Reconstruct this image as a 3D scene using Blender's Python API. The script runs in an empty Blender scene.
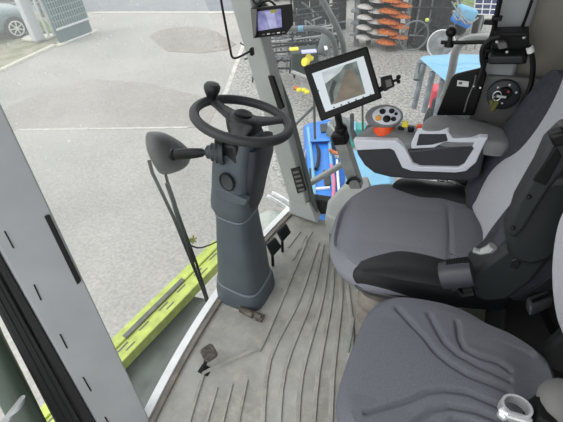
import bpy, bmesh, math, random
from mathutils import Vector, Matrix
random.seed(7)
C = bpy.context.scene.collection
PI = math.pi
# ------------------------------------------------------------------ camera geometry (metres, cab floor z=0)
F = 407.0; CX, CY = 281.5, 211.0; H = 1.6; YAW = math.radians(28)
NX, NY = 320.0, 690.0
L_ = math.hypot(NX - CX, NY - CY); PITCH = math.atan(F / L_)
ux, uy = -(NX - CX) / L_, -(NY - CY) / L_
rx, ry = -uy, ux
fwd = (-math.sin(YAW), math.cos(YAW)); rgt = (math.cos(YAW), math.sin(YAW))

def ray(px, py):
    dx, dy = px - CX, py - CY
    r = dx * rx + dy * ry; u = dx * ux + dy * uy
    f = F * math.cos(PITCH) + u * math.sin(PITCH); v = -F * math.sin(PITCH) + u * math.cos(PITCH)
    return Vector((fwd[0] * f + rgt[0] * r, fwd[1] * f + rgt[1] * r, v))

def U(px, py, x=None, y=None, z=None, d=None):
    """a measured point of the photograph put on a known plane of the place"""
    R = ray(px, py)
    if z is not None: s = (z - H) / R[2]
    elif x is not None: s = x / R[0]
    elif y is not None: s = y / R[1]
    else: s = d / F
    return Vector((0, 0, H)) + R * s

# ------------------------------------------------------------------ materials
def lin(c):
    return tuple((v / 255 / 12.92 if v / 255 <= .04045 else ((v / 255 + .055) / 1.055) ** 2.4) for v in c) + (1,)

def mat(name, col, rough=.6, metal=0, var=.0, vscale=20, bump=0, bscale=200, spec=.5, col2=None, emit=0):
    m = bpy.data.materials.new(name); m.use_nodes = True
    nt = m.node_tree; b = nt.nodes['Principled BSDF']
    b.inputs['Base Color'].default_value = lin(col); b.inputs['Roughness'].default_value = rough
    b.inputs['Metallic'].default_value = metal; b.inputs['Specular IOR Level'].default_value = spec
    tc = nt.nodes.new('ShaderNodeTexCoord')
    n = nt.nodes.new('ShaderNodeTexNoise'); n.inputs['Scale'].default_value = vscale; n.inputs['Detail'].default_value = 6
    nt.links.new(tc.outputs['Object'], n.inputs['Vector'])
    r = nt.nodes.new('ShaderNodeValToRGB')
    c2 = col2 or tuple(max(0, v * (1 - var)) for v in col)
    r.color_ramp.elements[0].position = .35; r.color_ramp.elements[1].position = .65
    r.color_ramp.elements[0].color = lin(c2); r.color_ramp.elements[1].color = lin(col)
    nt.links.new(n.outputs['Fac'], r.inputs['Fac']); nt.links.new(r.outputs['Color'], b.inputs['Base Color'])
    if bump:
        n2 = nt.nodes.new('ShaderNodeTexNoise'); n2.inputs['Scale'].default_value = bscale
        nt.links.new(tc.outputs['Object'], n2.inputs['Vector'])
        bp = nt.nodes.new('ShaderNodeBump'); bp.inputs['Strength'].default_value = bump; bp.inputs['Distance'].default_value = .002
        nt.links.new(n2.outputs['Fac'], bp.inputs['Height']); nt.links.new(bp.outputs['Normal'], b.inputs['Normal'])
    if emit:
        b.inputs['Emission Color'].default_value = lin(col); b.inputs['Emission Strength'].default_value = emit
    return m

def glass_mat(name, dust, dustcol, seed, low=.12, tint=(240, 240, 240)):
    """clear pane with a film of dust that thickens in blotches"""
    m = bpy.data.materials.new(name); m.use_nodes = True
    nt = m.node_tree; nt.nodes.clear(); N = nt.nodes.new; K = nt.links.new
    out = N('ShaderNodeOutputMaterial'); tr = N('ShaderNodeBsdfTransparent'); tr.inputs[0].default_value = lin(tint)
    gl = N('ShaderNodeBsdfGlossy'); gl.inputs['Roughness'].default_value = .03
    fr = N('ShaderNodeFresnel'); fr.inputs['IOR'].default_value = 1.25
    geo = N('ShaderNodeNewGeometry')
    mx = N('ShaderNodeMixShader'); K(fr.outputs[0], mx.inputs[0]); K(tr.outputs[0], mx.inputs[1]); K(gl.outputs[0], mx.inputs[2])
    df = N('ShaderNodeBsdfDiffuse'); df.inputs[0].default_value = lin(dustcol)
    tl = N('ShaderNodeBsdfTranslucent'); tl.inputs[0].default_value = lin(dustcol)
    ds = N('ShaderNodeMixShader'); ds.inputs[0].default_value = .8; K(df.outputs[0], ds.inputs[1]); K(tl.outputs[0], ds.inputs[2])
    tc = N('ShaderNodeTexCoord'); n1 = N('ShaderNodeTexNoise'); n1.inputs['Scale'].default_value = 2.2; n1.inputs['Detail'].default_value = 4
    n2 = N('ShaderNodeTexNoise'); n2.inputs['Scale'].default_value = 90; n2.inputs['Detail'].default_value = 3
    mp = N('ShaderNodeMapping'); mp.inputs['Location'].default_value = (seed, seed * .7, 0)
    K(tc.outputs['Object'], mp.inputs[0]); K(mp.outputs[0], n1.inputs['Vector']); K(mp.outputs[0], n2.inputs['Vector'])
    a = N('ShaderNodeMapRange'); a.inputs[1].default_value = .35; a.inputs[2].default_value = .7
    a.inputs[3].default_value = dust * .7; a.inputs[4].default_value = dust * 1.35; K(n1.outputs[0], a.inputs[0])
    s = N('ShaderNodeMapRange'); s.inputs[1].default_value = .66; s.inputs[2].default_value = .74
    s.inputs[3].default_value = 0; s.inputs[4].default_value = dust * .9; K(n2.outputs[0], s.inputs[0])
    ad = N('ShaderNodeMath'); ad.operation = 'ADD'; K(a.outputs[0], ad.inputs[0]); K(s.outputs[0], ad.inputs[1])
    sx_ = N('ShaderNodeSeparateXYZ'); K(tc.outputs['Object'], sx_.inputs[0])
    hz = N('ShaderNodeMapRange'); hz.inputs[1].default_value = .25; hz.inputs[2].default_value = 1.15; hz.inputs[3].default_value = low; hz.inputs[4].default_value = 1.3; K(sx_.outputs[2], hz.inputs[0])
    ml = N('ShaderNodeMath'); ml.operation = 'MULTIPLY'; K(ad.outputs[0], ml.inputs[0]); K(hz.outputs[0], ml.inputs[1]); ad = ml
    fin = N('ShaderNodeMixShader'); K(ad.outputs[0], fin.inputs[0]); K(mx.outputs[0], fin.inputs[1]); K(ds.outputs[0], fin.inputs[2])
    K(fin.outputs[0], out.inputs[0])
    return m

M = dict(
    pillar=mat('pillar_paint', (154, 157, 159), .55, var=.05, vscale=6),
    pillar2=mat('pillar_paint_light', (166, 170, 168), .55, var=.05, vscale=6),
    seal=mat('rubber_seal', (15, 15, 16), .7, var=.3, vscale=30, bump=.4),
    black=mat('black_plastic', (9, 9, 10), .5, var=.1, spec=.3),
    blacksoft=mat('black_soft', (18, 19, 21), .7, var=.2, bump=.2),
    column=mat('column_plastic', (76, 85, 91), .5, var=.07, vscale=12, bump=.1, bscale=500),
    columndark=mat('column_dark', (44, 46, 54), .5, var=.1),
    knob=mat('knob_plastic', (46, 52, 56), .5),
    wheel=mat('wheel_rubber', (44, 46, 48), .55, var=.1, bump=.15, bscale=400),
    wheeldark=mat('wheel_dark', (22, 23, 25), .5),
    fabric=mat('seat_fabric', (124, 126, 133), .95, var=.08, vscale=350, bump=.5, bscale=900, spec=.15),
    fabriclight=mat('seat_fabric_light', (186, 188, 194), .95, var=.08, vscale=350, bump=.5, bscale=900, spec=.15),
    fabricdark=mat('seat_fabric_dark', (66, 68, 76), .9, var=.1, vscale=60, bump=.5, bscale=900, spec=.2),
    fabricbud=mat('buddy_fabric', (101, 103, 110), .95, var=.10, vscale=350, bump=.6, bscale=900, spec=.15),
    leather=mat('black_leather', (19, 21, 25), .48, var=.1, bump=.2, bscale=300),
    plastic=mat('charcoal_plastic', (48, 50, 55), .55, var=.08, vscale=15),
    pad=mat('armrest_pad', (124, 126, 127), .7, var=.08, bump=.2),
    white=mat('silver_trim', (208, 212, 220), .45, var=.03),
    whitesill=mat('white_sill', (240, 243, 243), .4, var=.05, vscale=12),
    greybox=mat('grey_pedestal', (186, 190, 186), .5, var=.08, vscale=10),
    dusty=mat('dusty_rubber', (132, 126, 118), .85, var=.2, vscale=14, bump=.3),
    wall=mat('beige_liner', (132, 130, 121), .85, var=.04, vscale=5, bump=.15, bscale=500),
    panel=mat('grey_panel', (104, 104, 102), .7, var=.06),
    lime=mat('lime_paint', (196, 212, 104), .5, var=.14, vscale=18, bump=.3, bscale=60),
    deck=mat('deck_steel', (98, 106, 100), .35, var=.2, vscale=9, bump=.2, bscale=20),
    decklight=mat('fender_paint', (176, 184, 176), .4, var=.1),
    slot=mat('slot_grey', (118, 120, 112), .8, var=.2),
    chrome=mat('steel', (236, 238, 238), .38, .75, var=.1),
    galv=mat('galvanised_tube', (158, 162, 160), .45, .3, var=.1),
    tube=mat('tube_paint', (104, 112, 110), .5, .1, var=.1),
    blue=mat('blue_paint', (44, 132, 224), .4, var=.1, vscale=8),
    lightblue=mat('light_blue_paint', (118, 176, 206), .5, var=.06, vscale=6),
    yellow=mat('yellow_plastic', (226, 214, 60), .5),
    orange=mat('orange_paint', (224, 128, 66), .6, var=.35, vscale=20),
    signal=mat('orange_plastic', (232, 84, 32), .5),
    red=mat('red_paint', (206, 70, 84), .5, var=.1),
    pink=mat('pink_hose', (214, 110, 140), .5),
    teal=mat('teal_paint', (70, 168, 160), .5, var=.1),
    greensteel=mat('dark_green_steel', (50, 64, 60), .6, var=.2, vscale=10),
    darksteel=mat('dark_steel', (56, 60, 62), .5, .2, var=.3, vscale=10),
    greysteel=mat('grey_steel', (140, 146, 148), .5, .1, var=.25, vscale=8),
    whitedisc=mat('white_paint', (206, 204, 200), .5, var=.12, vscale=15),
    tyre=mat('tyre_rubber', (48, 50, 50), .85, var=.25, vscale=20, bump=.5),
    rim=mat('rim_white', (212, 216, 216), .4),
    solar=mat('solar_cell', (38, 46, 92), .25),
    board=mat('green_board', (66, 96, 100), .6, var=.1, vscale=3),
    carpaint=mat('car_paint', (120, 138, 140), .3, .3, var=.02),
    carglass=mat('car_glass', (40, 48, 52), .1),
    post=mat('white_post', (198, 202, 204), .5),
    kerb=mat('kerb_stone', (206, 204, 190), .8, var=.1),
    grass=mat('grass', (116, 136, 84), .9, var=.3, vscale=6),
    verge=mat('verge_gravel', (158, 156, 138), .9, col2=(126, 128, 100), vscale=2.5),
    line=mat('worn_line', (196, 194, 186), .8, var=.12, vscale=6),
    road=mat('road_asphalt', (128, 132, 136), .85, var=.06, vscale=1.5),
    brownpatch=mat('ground_brown', (146, 140, 132), .9, var=.08, vscale=3),
    hinge=mat('hinge_plastic', (34, 38, 40), .5, var=.08),
    seam=mat('seam_plastic', (112, 122, 128), .5),
    housing=mat('housing_plastic', (80, 83, 84), .55, var=.1),
    cloth=mat('grey_cloth', (150, 154, 154), .9, var=.2, vscale=20),
    olive=mat('olive_tube', (66, 80, 68), .45, var=.15, vscale=5),
    label=mat('paper_label', (214, 216, 214), .7),
    key=mat('key_plastic', (96, 98, 40), .6),
)

# ------------------------------------------------------------------ mesh helpers
WL = {}
class B:
    def __init__(s): s.v = []; s.f = []; s.mi = []
    def add(s, v, f, m=0):
        k = len(s.v); s.v += [Vector(p) for p in v]; s.f += [[i + k for i in q] for q in f]; s.mi += [m] * len(f); return s
    def prism(s, pts, off, m=0):
        n = len(pts); off = Vector(off); a = [Vector(p) for p in pts]; b = [p + off for p in a]
        s.add(a + b, [list(range(n))[::-1], [i + n for i in range(n)]] + [[i, (i + 1) % n, (i + 1) % n + n, i + n] for i in range(n)], m); return s
    def box(s, c, size, R=None, m=0):
        R = R or Matrix.Identity(3); c = Vector(c); v = []
        for x in (-.5, .5):
            for y in (-.5, .5):
                for z in (-.5, .5): v.append(c + R @ Vector((x * size[0], y * size[1], z * size[2])))
        s.add(v, [[0, 1, 3, 2], [4, 6, 7, 5], [0, 4, 5, 1], [2, 3, 7, 6], [0, 2, 6, 4], [1, 5, 7, 3]], m); return s
    def loft(s, rings, cap=True, m=0, closed=True):
        n = len(rings[0]); v = [p for r in rings for p in r]; f = []
        for j in range(len(rings) - 1):
            for i in range(n if closed else n - 1):
                f.append([j * n + i, j * n + (i + 1) % n, (j + 1) * n + (i + 1) % n, (j + 1) * n + i])
        if cap: f += [list(range(n))[::-1], [(len(rings) - 1) * n + i for i in range(n)]]
        s.add(v, f, m); return s
    def tube(s, pts, r, n=10, m=0, smooth=0, closed=False):
        p = [Vector(q) for q in pts]
        if smooth: p = spline(p, smooth, closed)
        rings = []; N = len(p); up = None
        for i in range(N):
            if closed: t = p[(i + 1) % N] - p[i - 1]
            else: t = p[min(i + 1, N - 1)] - p[max(i - 1, 0)]
            t = t.normalized() if t.length > 1e-9 else Vector((0, 0, 1))
            if up is None: up = Vector((0, 0, 1)) if abs(t.z) < .9 else Vector((1, 0, 0))
            a = t.cross(up).normalized(); b = a.cross(t).normalized(); up = b
            rr = r[min(len(r) - 1, int(i * len(r) / N))] if isinstance(r, (list, tuple)) else r
            rings.append([p[i] + a * rr * math.cos(2 * PI * k / n) + b * rr * math.sin(2 * PI * k / n) for k in range(n)])
        if closed:
            k0 = len(s.v); v = [q for g in rings for q in g]
            s.add(v, [[j * n + i, j * n + (i + 1) % n, ((j + 1) % N) * n + (i + 1) % n, ((j + 1) % N) * n + i] for j in range(N) for i in range(n)], m)
        else: s.loft(rings, True, m)
        return s
    def lathe(s, prof, o, ax=(0, 0, 1), n=24, m=0):
        o = Vector(o); t = Vector(ax).normalized(); up = Vector((0, 0, 1)) if abs(t.z) < .9 else Vector((1, 0, 0))
        a = t.cross(up).normalized(); b = a.cross(t)
        s.loft([[o + t * h + (a * math.cos(2 * PI * k / n) + b * math.sin(2 * PI * k / n)) * max(r, 1e-4) for k in range(n)] for r, h in prof], True, m); return s
    def ball(s, c, r, n=14, m=0, sc=(1, 1, 1), R=None):
        R = R or Matrix.Identity(3); c = Vector(c)
        rings = []
        for j in range(1, n):
            th = PI * j / n
            rings.append([c + R @ Vector((r * sc[0] * math.sin(th) * math.cos(2 * PI * k / 16), r * sc[1] * math.sin(th) * math.sin(2 * PI * k / 16), r * sc[2] * math.cos(th))) for k in range(16)])
        s.loft(rings, True, m); return s

def spline(p, k=6, closed=False):
    out = []; N = len(p)
    for i in range(N if closed else N - 1):
        if closed: a, b, c, d = p[i - 1], p[i], p[(i + 1) % N], p[(i + 2) % N]
        else: a, b, c, d = p[max(i - 1, 0)], p[i], p[i + 1], p[min(i + 2, N - 1)]
        for j in range(k):
            t = j / k
            out.append(.5 * ((2 * b) + (c - a) * t + (2 * a - 5 * b + 4 * c - d) * t * t + (3 * b - a - 3 * c + d) * t ** 3))
    if not closed: out.append(p[-1])
    return out

def spl2(p, k=6): return [(q.x, q.y) for q in spline([Vector((a, b, 0)) for a, b in p], k, True)]

def obj(name, b, m, parent=None, smooth=True, bevel=0, sub=0, seg=2):
    me = bpy.data.meshes.new(name)
    n = len(b.v); lo = Vector([min(v[i] for v in b.v) for i in range(3)]); hi = Vector([max(v[i] for v in b.v) for i in range(3)])
    o0 = (lo + hi) / 2
    if parent is None: o0.z = lo.z
    me.from_pydata([v - o0 for v in b.v], [], b.f)
    for k in (m if isinstance(m, list) else [m]): me.materials.append(M[k] if isinstance(k, str) else k)
    for i, p in enumerate(me.polygons): p.material_index = b.mi[i]
    bm = bmesh.new(); bm.from_mesh(me); bmesh.ops.recalc_face_normals(bm, faces=bm.faces); bm.to_mesh(me); bm.free()
    o = bpy.data.objects.new(name, me); C.objects.link(o)
    if parent is not None: o.parent = parent; o.location = o0 - WL[parent.name]
    else: o.location = o0
    WL[o.name] = o0
    if bevel:
        q = o.modifiers.new('bevel', 'BEVEL'); q.width = bevel; q.segments = seg; q.limit_method = 'ANGLE'; q.angle_limit = .6
    if sub:
        q = o.modifiers.new('sub', 'SUBSURF'); q.levels = sub; q.render_levels = sub
    if smooth:
        me.shade_smooth()
        if not sub:
            me.set_sharp_from_angle(angle=math.radians(42))
    return o

def thing(name, label, cat, loc, group=None):
    o = bpy.data.objects.new(name, None); C.objects.link(o); o.location = Vector(loc); o.empty_display_size = .05
    WL[o.name] = Vector(loc); o['label'] = label; o['category'] = cat
    if group: o['group'] = group
    return o
def tag(o, label, cat, group=None):
    o['label'] = label; o['category'] = cat
    if group: o['group'] = group
    return o
def lab(o, label): o['label'] = label; return o
def struct(o): o['kind'] = 'structure'; return o
def dup(root, loc, label=None):
    r = root.copy(); C.objects.link(r); r.location = loc
    if label: r['label'] = label
    for ch in list(root.children):
        c = ch.copy(); C.objects.link(c); c.parent = r
        for g in list(ch.children):
            d = g.copy(); C.objects.link(d); d.parent = c
    return r

def sect(c, a, b, ra, rb, p=3, n=28):
    """superellipse ring about c in the plane of a and b"""
    c = Vector(c); a = Vector(a).normalized(); b = Vector(b).normalized(); o = []
    for k in range(n):
        t = 2 * PI * k / n; x, y = math.cos(t), math.sin(t)
        o.append(c + a * ra * math.copysign(abs(x) ** (2 / p), x) + b * rb * math.copysign(abs(y) ** (2 / p), y))
    return o

def rotm(ax, deg): return Matrix.Rotation(math.radians(deg), 3, ax)

def padmesh(outline, T, base, top, dome, edge, hf=None, rings=26, undercut=.9):
    """an upholstered pad: outline (u,v), T(u,v,w)->world, rounded edge, domed top, hf(u,v)=extra height"""
    b = B(); cu = sum(p[0] for p in outline) / len(outline); cv = sum(p[1] for p in outline) / len(outline)
    size = max(max(p[0] for p in outline) - cu, max(p[1] for p in outline) - cv)
    R = []
    def ring(s, w, extra=False):
        out = []
        for (u, v) in outline:
            uu = cu + (u - cu) * s; vv = cv + (v - cv) * s
            out.append(T(uu, vv, w + (hf(uu, vv) if (hf and extra) else 0)))
        return out
    e = edge / size
    R.append(ring(undercut - e, base)); R.append(ring(undercut, base + edge * .4))
    hh = top - edge
    R.append(ring(1 - e * .15, base + (hh - base) * .6)); R.append(ring(1, hh))
    for k in range(1, 6):
        t = k / 5 * PI / 2
        R.append(ring(1 - e * (1 - math.cos(t)), hh + edge * math.sin(t), k > 3))
    s0 = 1 - e
    for k in range(1, rings):
        q = 1 - k / rings; R.append(ring(s0 * q, top + dome * (1 - q * q), True))
    b.loft(R, True)
    return b

def seglen(p, a, b):
    ax, ay = a; bx, by = b; dx, dy = bx - ax, by - ay; t = ((p[0] - ax) * dx + (p[1] - ay) * dy) / (dx * dx + dy * dy + 1e-12)
    t = max(0, min(1, t)); return math.hypot(p[0] - ax - t * dx, p[1] - ay - t * dy)
def polydist(p, L): return min(seglen(p, L[i], L[i + 1]) for i in range(len(L) - 1))

# ================================================================== OUTSIDE GROUND (z = -2)
G = -2.0
def ground_poly(name, pts, z, m, th=.02):
    return struct(obj(name, B().prism([U(px, py, z=z) if not isinstance(px, Vector) else px for px, py in pts], (0, 0, -th)), m, smooth=False))

def asphalt(name, c1, c2, speck, scale):
    m = bpy.data.materials.new(name); m.use_nodes = True; nt = m.node_tree; N = nt.nodes.new; K = nt.links.new
    b = nt.nodes['Principled BSDF']; b.inputs['Roughness'].default_value = .9; b.inputs['Specular IOR Level'].default_value = .2
    tc = N('ShaderNodeTexCoord'); n1 = N('ShaderNodeTexNoise'); n1.inputs['Scale'].default_value = .45; n1.inputs['Detail'].default_value = 8; n1.inputs['Roughness'].default_value = .65
    K(tc.outputs['Object'], n1.inputs['Vector']); r = N('ShaderNodeValToRGB'); r.color_ramp.elements[0].position = .35; r.color_ramp.elements[1].position = .65
    r.color_ramp.elements[0].color = lin(c1); r.color_ramp.elements[1].color = lin(c2); K(n1.outputs[0], r.inputs[0])
    n2 = N('ShaderNodeTexNoise'); n2.inputs['Scale'].default_value = scale; n2.inputs['Detail'].default_value = 2; K(tc.outputs['Object'], n2.inputs['Vector'])
    mr = N('ShaderNodeMapRange'); mr.inputs[1].default_value = .35; mr.inputs[2].default_value = .65; mr.inputs[3].default_value = 1 - speck; mr.inputs[4].default_value = 1 + speck * .6; K(n2.outputs[0], mr.inputs[0])
    mm = N('ShaderNodeVectorMath'); mm.operation = 'SCALE'; K(r.outputs[0], mm.inputs[0]); K(mr.outputs[0], mm.inputs['Scale']); K(mm.outputs[0], b.inputs['Base Color'])
    return m
M['asph'] = asphalt('yard_asphalt', (152, 151, 146), (171, 169, 163), .15, 24)
M['asph2'] = asphalt('yard_asphalt_near', (147, 144, 138), (163, 159, 153), .17, 30)
M['pebble'] = asphalt('pebbled_asphalt', (142, 142, 138), (166, 165, 161), .38, 20)
struct(obj('pavement', B().prism([(-40, -14, G), (14, -14, G), (14, 40, G), (-40, 40, G)], (0, 0, -.3)), 'asph', smooth=False))
l0, l1 = U(238, 60, z=G), U(225, 95, z=G); ld = (l1 - l0).normalized()
a0 = l0 + ld * 2.6; a1 = l0 - ld * 3.5; b1_ = U(262, 150, z=G); b2_ = U(300, 215, z=G)
struct(obj('gravel_yard', B().prism([a1, a0, b1_, b2_, Vector((12, 4, G)), Vector((12, 16, G))], (0, 0, .008)), 'pebble', smooth=False))
n_ = Vector((-ld.y, ld.x, 0)) * .05
tag(obj('painted_line', B().prism([a0 - n_, a1 - n_, a1 + n_, a0 + n_], (0, 0, .014)), 'line', smooth=False), 'long straight pale painted line running behind the steering wheel towards the road', 'painted line', 'painted lines on the yard')
p0, p1 = U(16, 131, z=G), U(186, 128.5, z=G)
tag(obj('painted_line', B().prism([p0, p1, p1 + Vector((.02, .07, 0)), p0 + Vector((.02, .07, 0))], (0, 0, .012)), 'line', smooth=False), 'thin worn white parking line crossing the yard left of the wheel', 'painted line', 'painted lines on the yard')
ground_poly('brown_patch', [(150, 36), (158, 31), (175, 27), (200, 27), (216, 31), (236, 44), (226, 50), (200, 53), (168, 51), (158, 44)], G + .012, 'brownpatch')  # flat brownish patch, darker than the yard around it
ground_poly('yard_patch', [(-30, 131), (-30, 118), (0, 110), (46, 91), (89, 79), (149, 83), (199, 96), (220, 100), (208, 127.5)], G + .006, 'asph2')
# road beyond with its white edge line
ground_poly('road', [(-40, 12.6), (80, 11), (240, 11), (238, -40), (-20, -40)], G + .01, 'road')
q0, q1 = U(92, 13.6, z=G), U(236, 13.6, z=G)
tag(obj('painted_line', B().prism([q0, q1, q1 + Vector((0, .22, 0)), q0 + Vector((0, .22, 0))], (0, 0, .02)), 'line', smooth=False), 'white road edge line along the far side of the yard', 'painted line', 'painted lines on the yard')
# verge and kerb
ground_poly('verge', [(-40, 86), (0, 69), (30, 55), (60, 41), (62, 20), (50, 12), (-40, 10)], G + .03, 'verge', .04)
tag(obj('grass_strip', B().prism([U(a, b, z=G + .035) for a, b in [(26, 32), (40, 33), (56, 34), (58, 24), (34, 21), (28, 21)]], (0, 0, .04)), 'grass', smooth=False), 'strip of green grass between the parked car and the teal board', 'grass', 'grass strips')['kind'] = 'stuff'
kb = B()
kp = [U(a, b, z=G + .06) for a, b in [(-30, 83), (0, 69), (30, 55), (57, 42.5)]]
for i in range(3):
    d = (kp[i + 1] - kp[i]).normalized(); s_ = Vector((d.y, -d.x, 0)) * .07
    kb.prism([kp[i] - s_, kp[i + 1] - s_, kp[i + 1] + s_, kp[i] + s_], (0, 0, -.08))
tag(obj('kerb', kb, 'kerb', bevel=.01), 'pale stone kerb edging the gravel verge', 'kerb')
tag(obj('concrete_pad', B().prism([U(a, b, z=G + .04) for a, b in [(22, 40.5), (27, 37.5), (54, 35), (57, 37), (48, 40), (30, 42)]], (0, 0, .06)), 'kerb', smooth=False, bevel=.01), 'pale concrete pad at the foot of the white post', 'concrete pad')

# teal mesh board
t = thing('notice_board', 'large teal mesh-covered board standing on the yard at top left', 'board', U(77, 40, z=G))
bl, br = U(62, 45, z=G), U(93, 33, z=G); hb = 2.6
d = (br - bl); nrm = Vector((-d.y, d.x, 0)).normalized() * .1
obj('panel', B().prism([bl + Vector((0, 0, .05)), br + Vector((0, 0, .05)), br + Vector((0, 0, hb)), bl + Vector((0, 0, hb))], nrm), 'board', t, smooth=False)
mb = B()
up = Vector((0, 0, 1)); off = -nrm * .25
for k in range(15):
    u0 = k / 14
    mb.tube([bl + d * u0 + up * .45 + off, bl + d * u0 + up * hb + off], .012, 4)
for k in range(14):
    z = .45 + (hb - .45) * k / 13
    mb.tube([bl + up * z + off, br + up * z + off], .012, 4)
obj('mesh_cover', mb, mat('mesh_pale', (120, 148, 150), .6), t)
mb = B(); mb.tube([bl + up * .42 + off, br + up * .42 + off], .03, 6); mb.tube([bl + up * .03 + off, br + up * .03 + off], .03, 6)
obj('frame_rail', mb, 'post', t)
for e_ in (bl, br): obj('foot', B().box(e_ + up * .03 + nrm * .5, (.3, .3, .06)), 'kerb', t, bevel=.01)

# white post
pl = U(43, 39, z=G + .1)
t = thing('post', 'white square post with two thin white pipes beside the teal board', 'post', pl)
obj('shaft', B().box(pl + up * 1.4 - Vector((.05, .1, 0)), (.2, .32, 2.8)), 'post', t, bevel=.02)
obj('pipe', B().tube([pl + Vector((.14, .12, 0)), pl + Vector((.14, .12, 1.6))], .035, 8), 'rim', t)
obj('pipe', B().tube([pl + Vector((.14, .3, 0)), pl + Vector((.14, .3, 1.7))], .035, 8), 'rim', t)
# guard rail
g0, g1 = U(-20, 26, z=G), U(62, 24, z=G)
t = thing('guard_rail', 'grey metal guard rail running behind the grass strip', 'guard rail', g0)
g0 = g0 + Vector((-.6, .6, 0)); g1 = g1 + Vector((-.6, .6, 0)); gd = (g1 - g0)
rb = B(); w_ = Vector((gd.y, -gd.x, 0)).normalized()
prof = [(0, .45), (.05, .5), (0, .56), (0, .6), (.05, .66), (0, .72)]
rb.loft([[g + w_ * a + up * b for a, b in prof] + [g + w_ * (a - .02) + up * b for a, b in prof[::-1]] for g in (g0, g1)])
obj('rail', rb, 'greysteel', t)
for k in range(5): obj('upright', B().box(g0 + gd * (k / 4) + up * .35 - w_ * .04, (.08, .08, .7)), 'greysteel', t)

# parked car: nose and front wheel reach into the frame
wc = U(16, 28, z=G + .31)
t = thing('parked_car', 'silver teal car parked at the far left edge behind the verge', 'car', (wc.x, wc.y - 1.9, G + .03))
cd = Vector((-.35, -.94, 0)).normalized(); cs = Vector((cd.y, -cd.x, 0))  # cd: towards the tail
if cs.x > 0: cs = -cs
def CP(l, s, h): return wc + cd * l + cs * s + up * (h - .31)
body = B(); rings = []
for l, hw, z0, z1 in [(-.62, .55, .35, .55), (-.55, .72, .25, .68), (-.3, .82, .2, .78), (.1, .86, .2, .86), (.7, .88, .2, .95), (1.6, .88, .2, .98), (2.6, .88, .22, .98), (3.2, .84, .3, .95), (3.45, .7, .4, .85)]:
    rings.append(sect(CP(l, .85, (z0 + z1) / 2), cs, up, hw, (z1 - z0) / 2, 4, 24))
body.loft(rings); obj('body', body, 'carpaint', t)
cab = B(); rings = []
for l, hw, z1 in [(.55, .62, .96), (.95, .64, 1.22), (1.35, .6, 1.42), (2.0, .6, 1.46), (2.7, .58, 1.36), (3.2, .6, .97)]:
    rings.append([CP(l, .85 - hw - .12, .93), CP(l, .85 - hw, z1), CP(l, .85 + hw, z1), CP(l, .85 + hw + .12, .93)])
cab.loft(rings); obj('roof', cab, 'carpaint', t, bevel=.03)
for s0, s1 in ((.95, 1.55), (1.65, 2.35)):
    obj('side_window', B().prism([CP(s0, .17, 1.0), CP(s1, .17, 1.0), CP(s1 - .05, .235, 1.33), CP(s0 + .25, .235, 1.3)], -cs * .03), 'carglass', t, smooth=False)
obj('windscreen', B().prism([CP(.56, .25, .99), CP(.56, 1.45, .99), CP(1.3, 1.4, 1.41), CP(1.3, .3, 1.41)], (-cd * .03)), 'carglass', t, smooth=False)
for l in (0, 2.55):
    for s in (0, 1.6):
        w = obj('wheel', B().lathe([(.2, -.1), (.3, -.09), (.32, -.05), (.32, .05), (.3, .09), (.2, .1)], CP(l, s + .03, .31), cs, 24), 'tyre', t)
        o_ = -1 if s == 0 else 1
        rm = B(); rm.lathe([(.05, 0), (.06, .02)], CP(l, s + .03 + o_ * .11, .31), cs * o_, 12)
        for k in range(7):
            a = 2 * PI * k / 7
            rm.tube([CP(l, s + .03 + o_ * .12, .31), CP(l + .19 * math.cos(a), s + .03 + o_ * .11, .31 + .19 * math.sin(a))], .018, 5)
        rm.tube([CP(l + .2 * math.cos(2 * PI * k / 16), s + .03 + o_ * .1, .31 + .2 * math.sin(2 * PI * k / 16)) for k in range(16)], .02, 6, closed=True)
        obj('rim', rm, 'rim', w)
obj('headlamp', B().ball(CP(-.42, .2, .66), .12, sc=(1.2, .8, .6)), 'rim', t)

# ================================================================== HEADER DECK IN FRONT OF THE CAB
def sweep_y(prof, y0, y1, dx=0):
    return [[Vector((x, y, z)) for x, z in prof] for y in ((y0, y1))]
LX = -1.0
t = thing('front_beam', 'lime green steel beam with a slotted grey channel across the front of the machine', 'beam', (-1.32, 1.0, -.42))
zb = -.3
A_ = [U(113, 337, z=zb), U(200, 253, z=zb)]; ddir = (A_[1] - A_[0]).normalized()
def bx_(s, w, z): return A_[0] + ddir * s + Vector((ddir.y, -ddir.x, 0)) * w + up * (z - zb)   # w grows towards the cab
def strip(name, w0, w1, z, th, m, s0=-1.2, s1=.86, lip=0):
    b = B(); prof = [(w0, z), (w1, z), (w1, z - th), (w0, z - th)]
    b.loft([[bx_(s, w, zz) for w, zz in prof] for s in (s0, s1)]); return obj(name, b, m, t, bevel=.004)
strip('outer_rail', -.0, .066, zb, .06, 'lime')
strip('channel', .066, .10, zb - .012, .04, 'lime')
strip('inner_rail', .10, .165, zb + .006, .07, 'lime')
gr = B()
gr.loft([[bx_(s, w, zz) for w, zz in [(.040, zb + .002), (.068, zb + .002), (.068, zb - .01), (.040, zb - .01)]] for s in (.03, .5)])
obj('grip_inlay', gr, 'slot', t)
for k in range(13):
    s = -1.1 + k * .15
    obj('slot', B().loft([[bx_(q, w, zz) for w, zz in [(.097, zb + .0075), (.106, zb + .0075), (.106, zb), (.097, zb)]] for q in (s, s + .07)]), 'panel', t)
    if k % 2: obj('slot', B().loft([[bx_(q, w, zz) for w, zz in [(.128, zb + .0075), (.136, zb + .0075), (.136, zb), (.128, zb)]] for q in (s + .03, s + .09)]), 'panel', t)
fl = B(); pc = U(193, 243, z=-.26)
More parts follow.
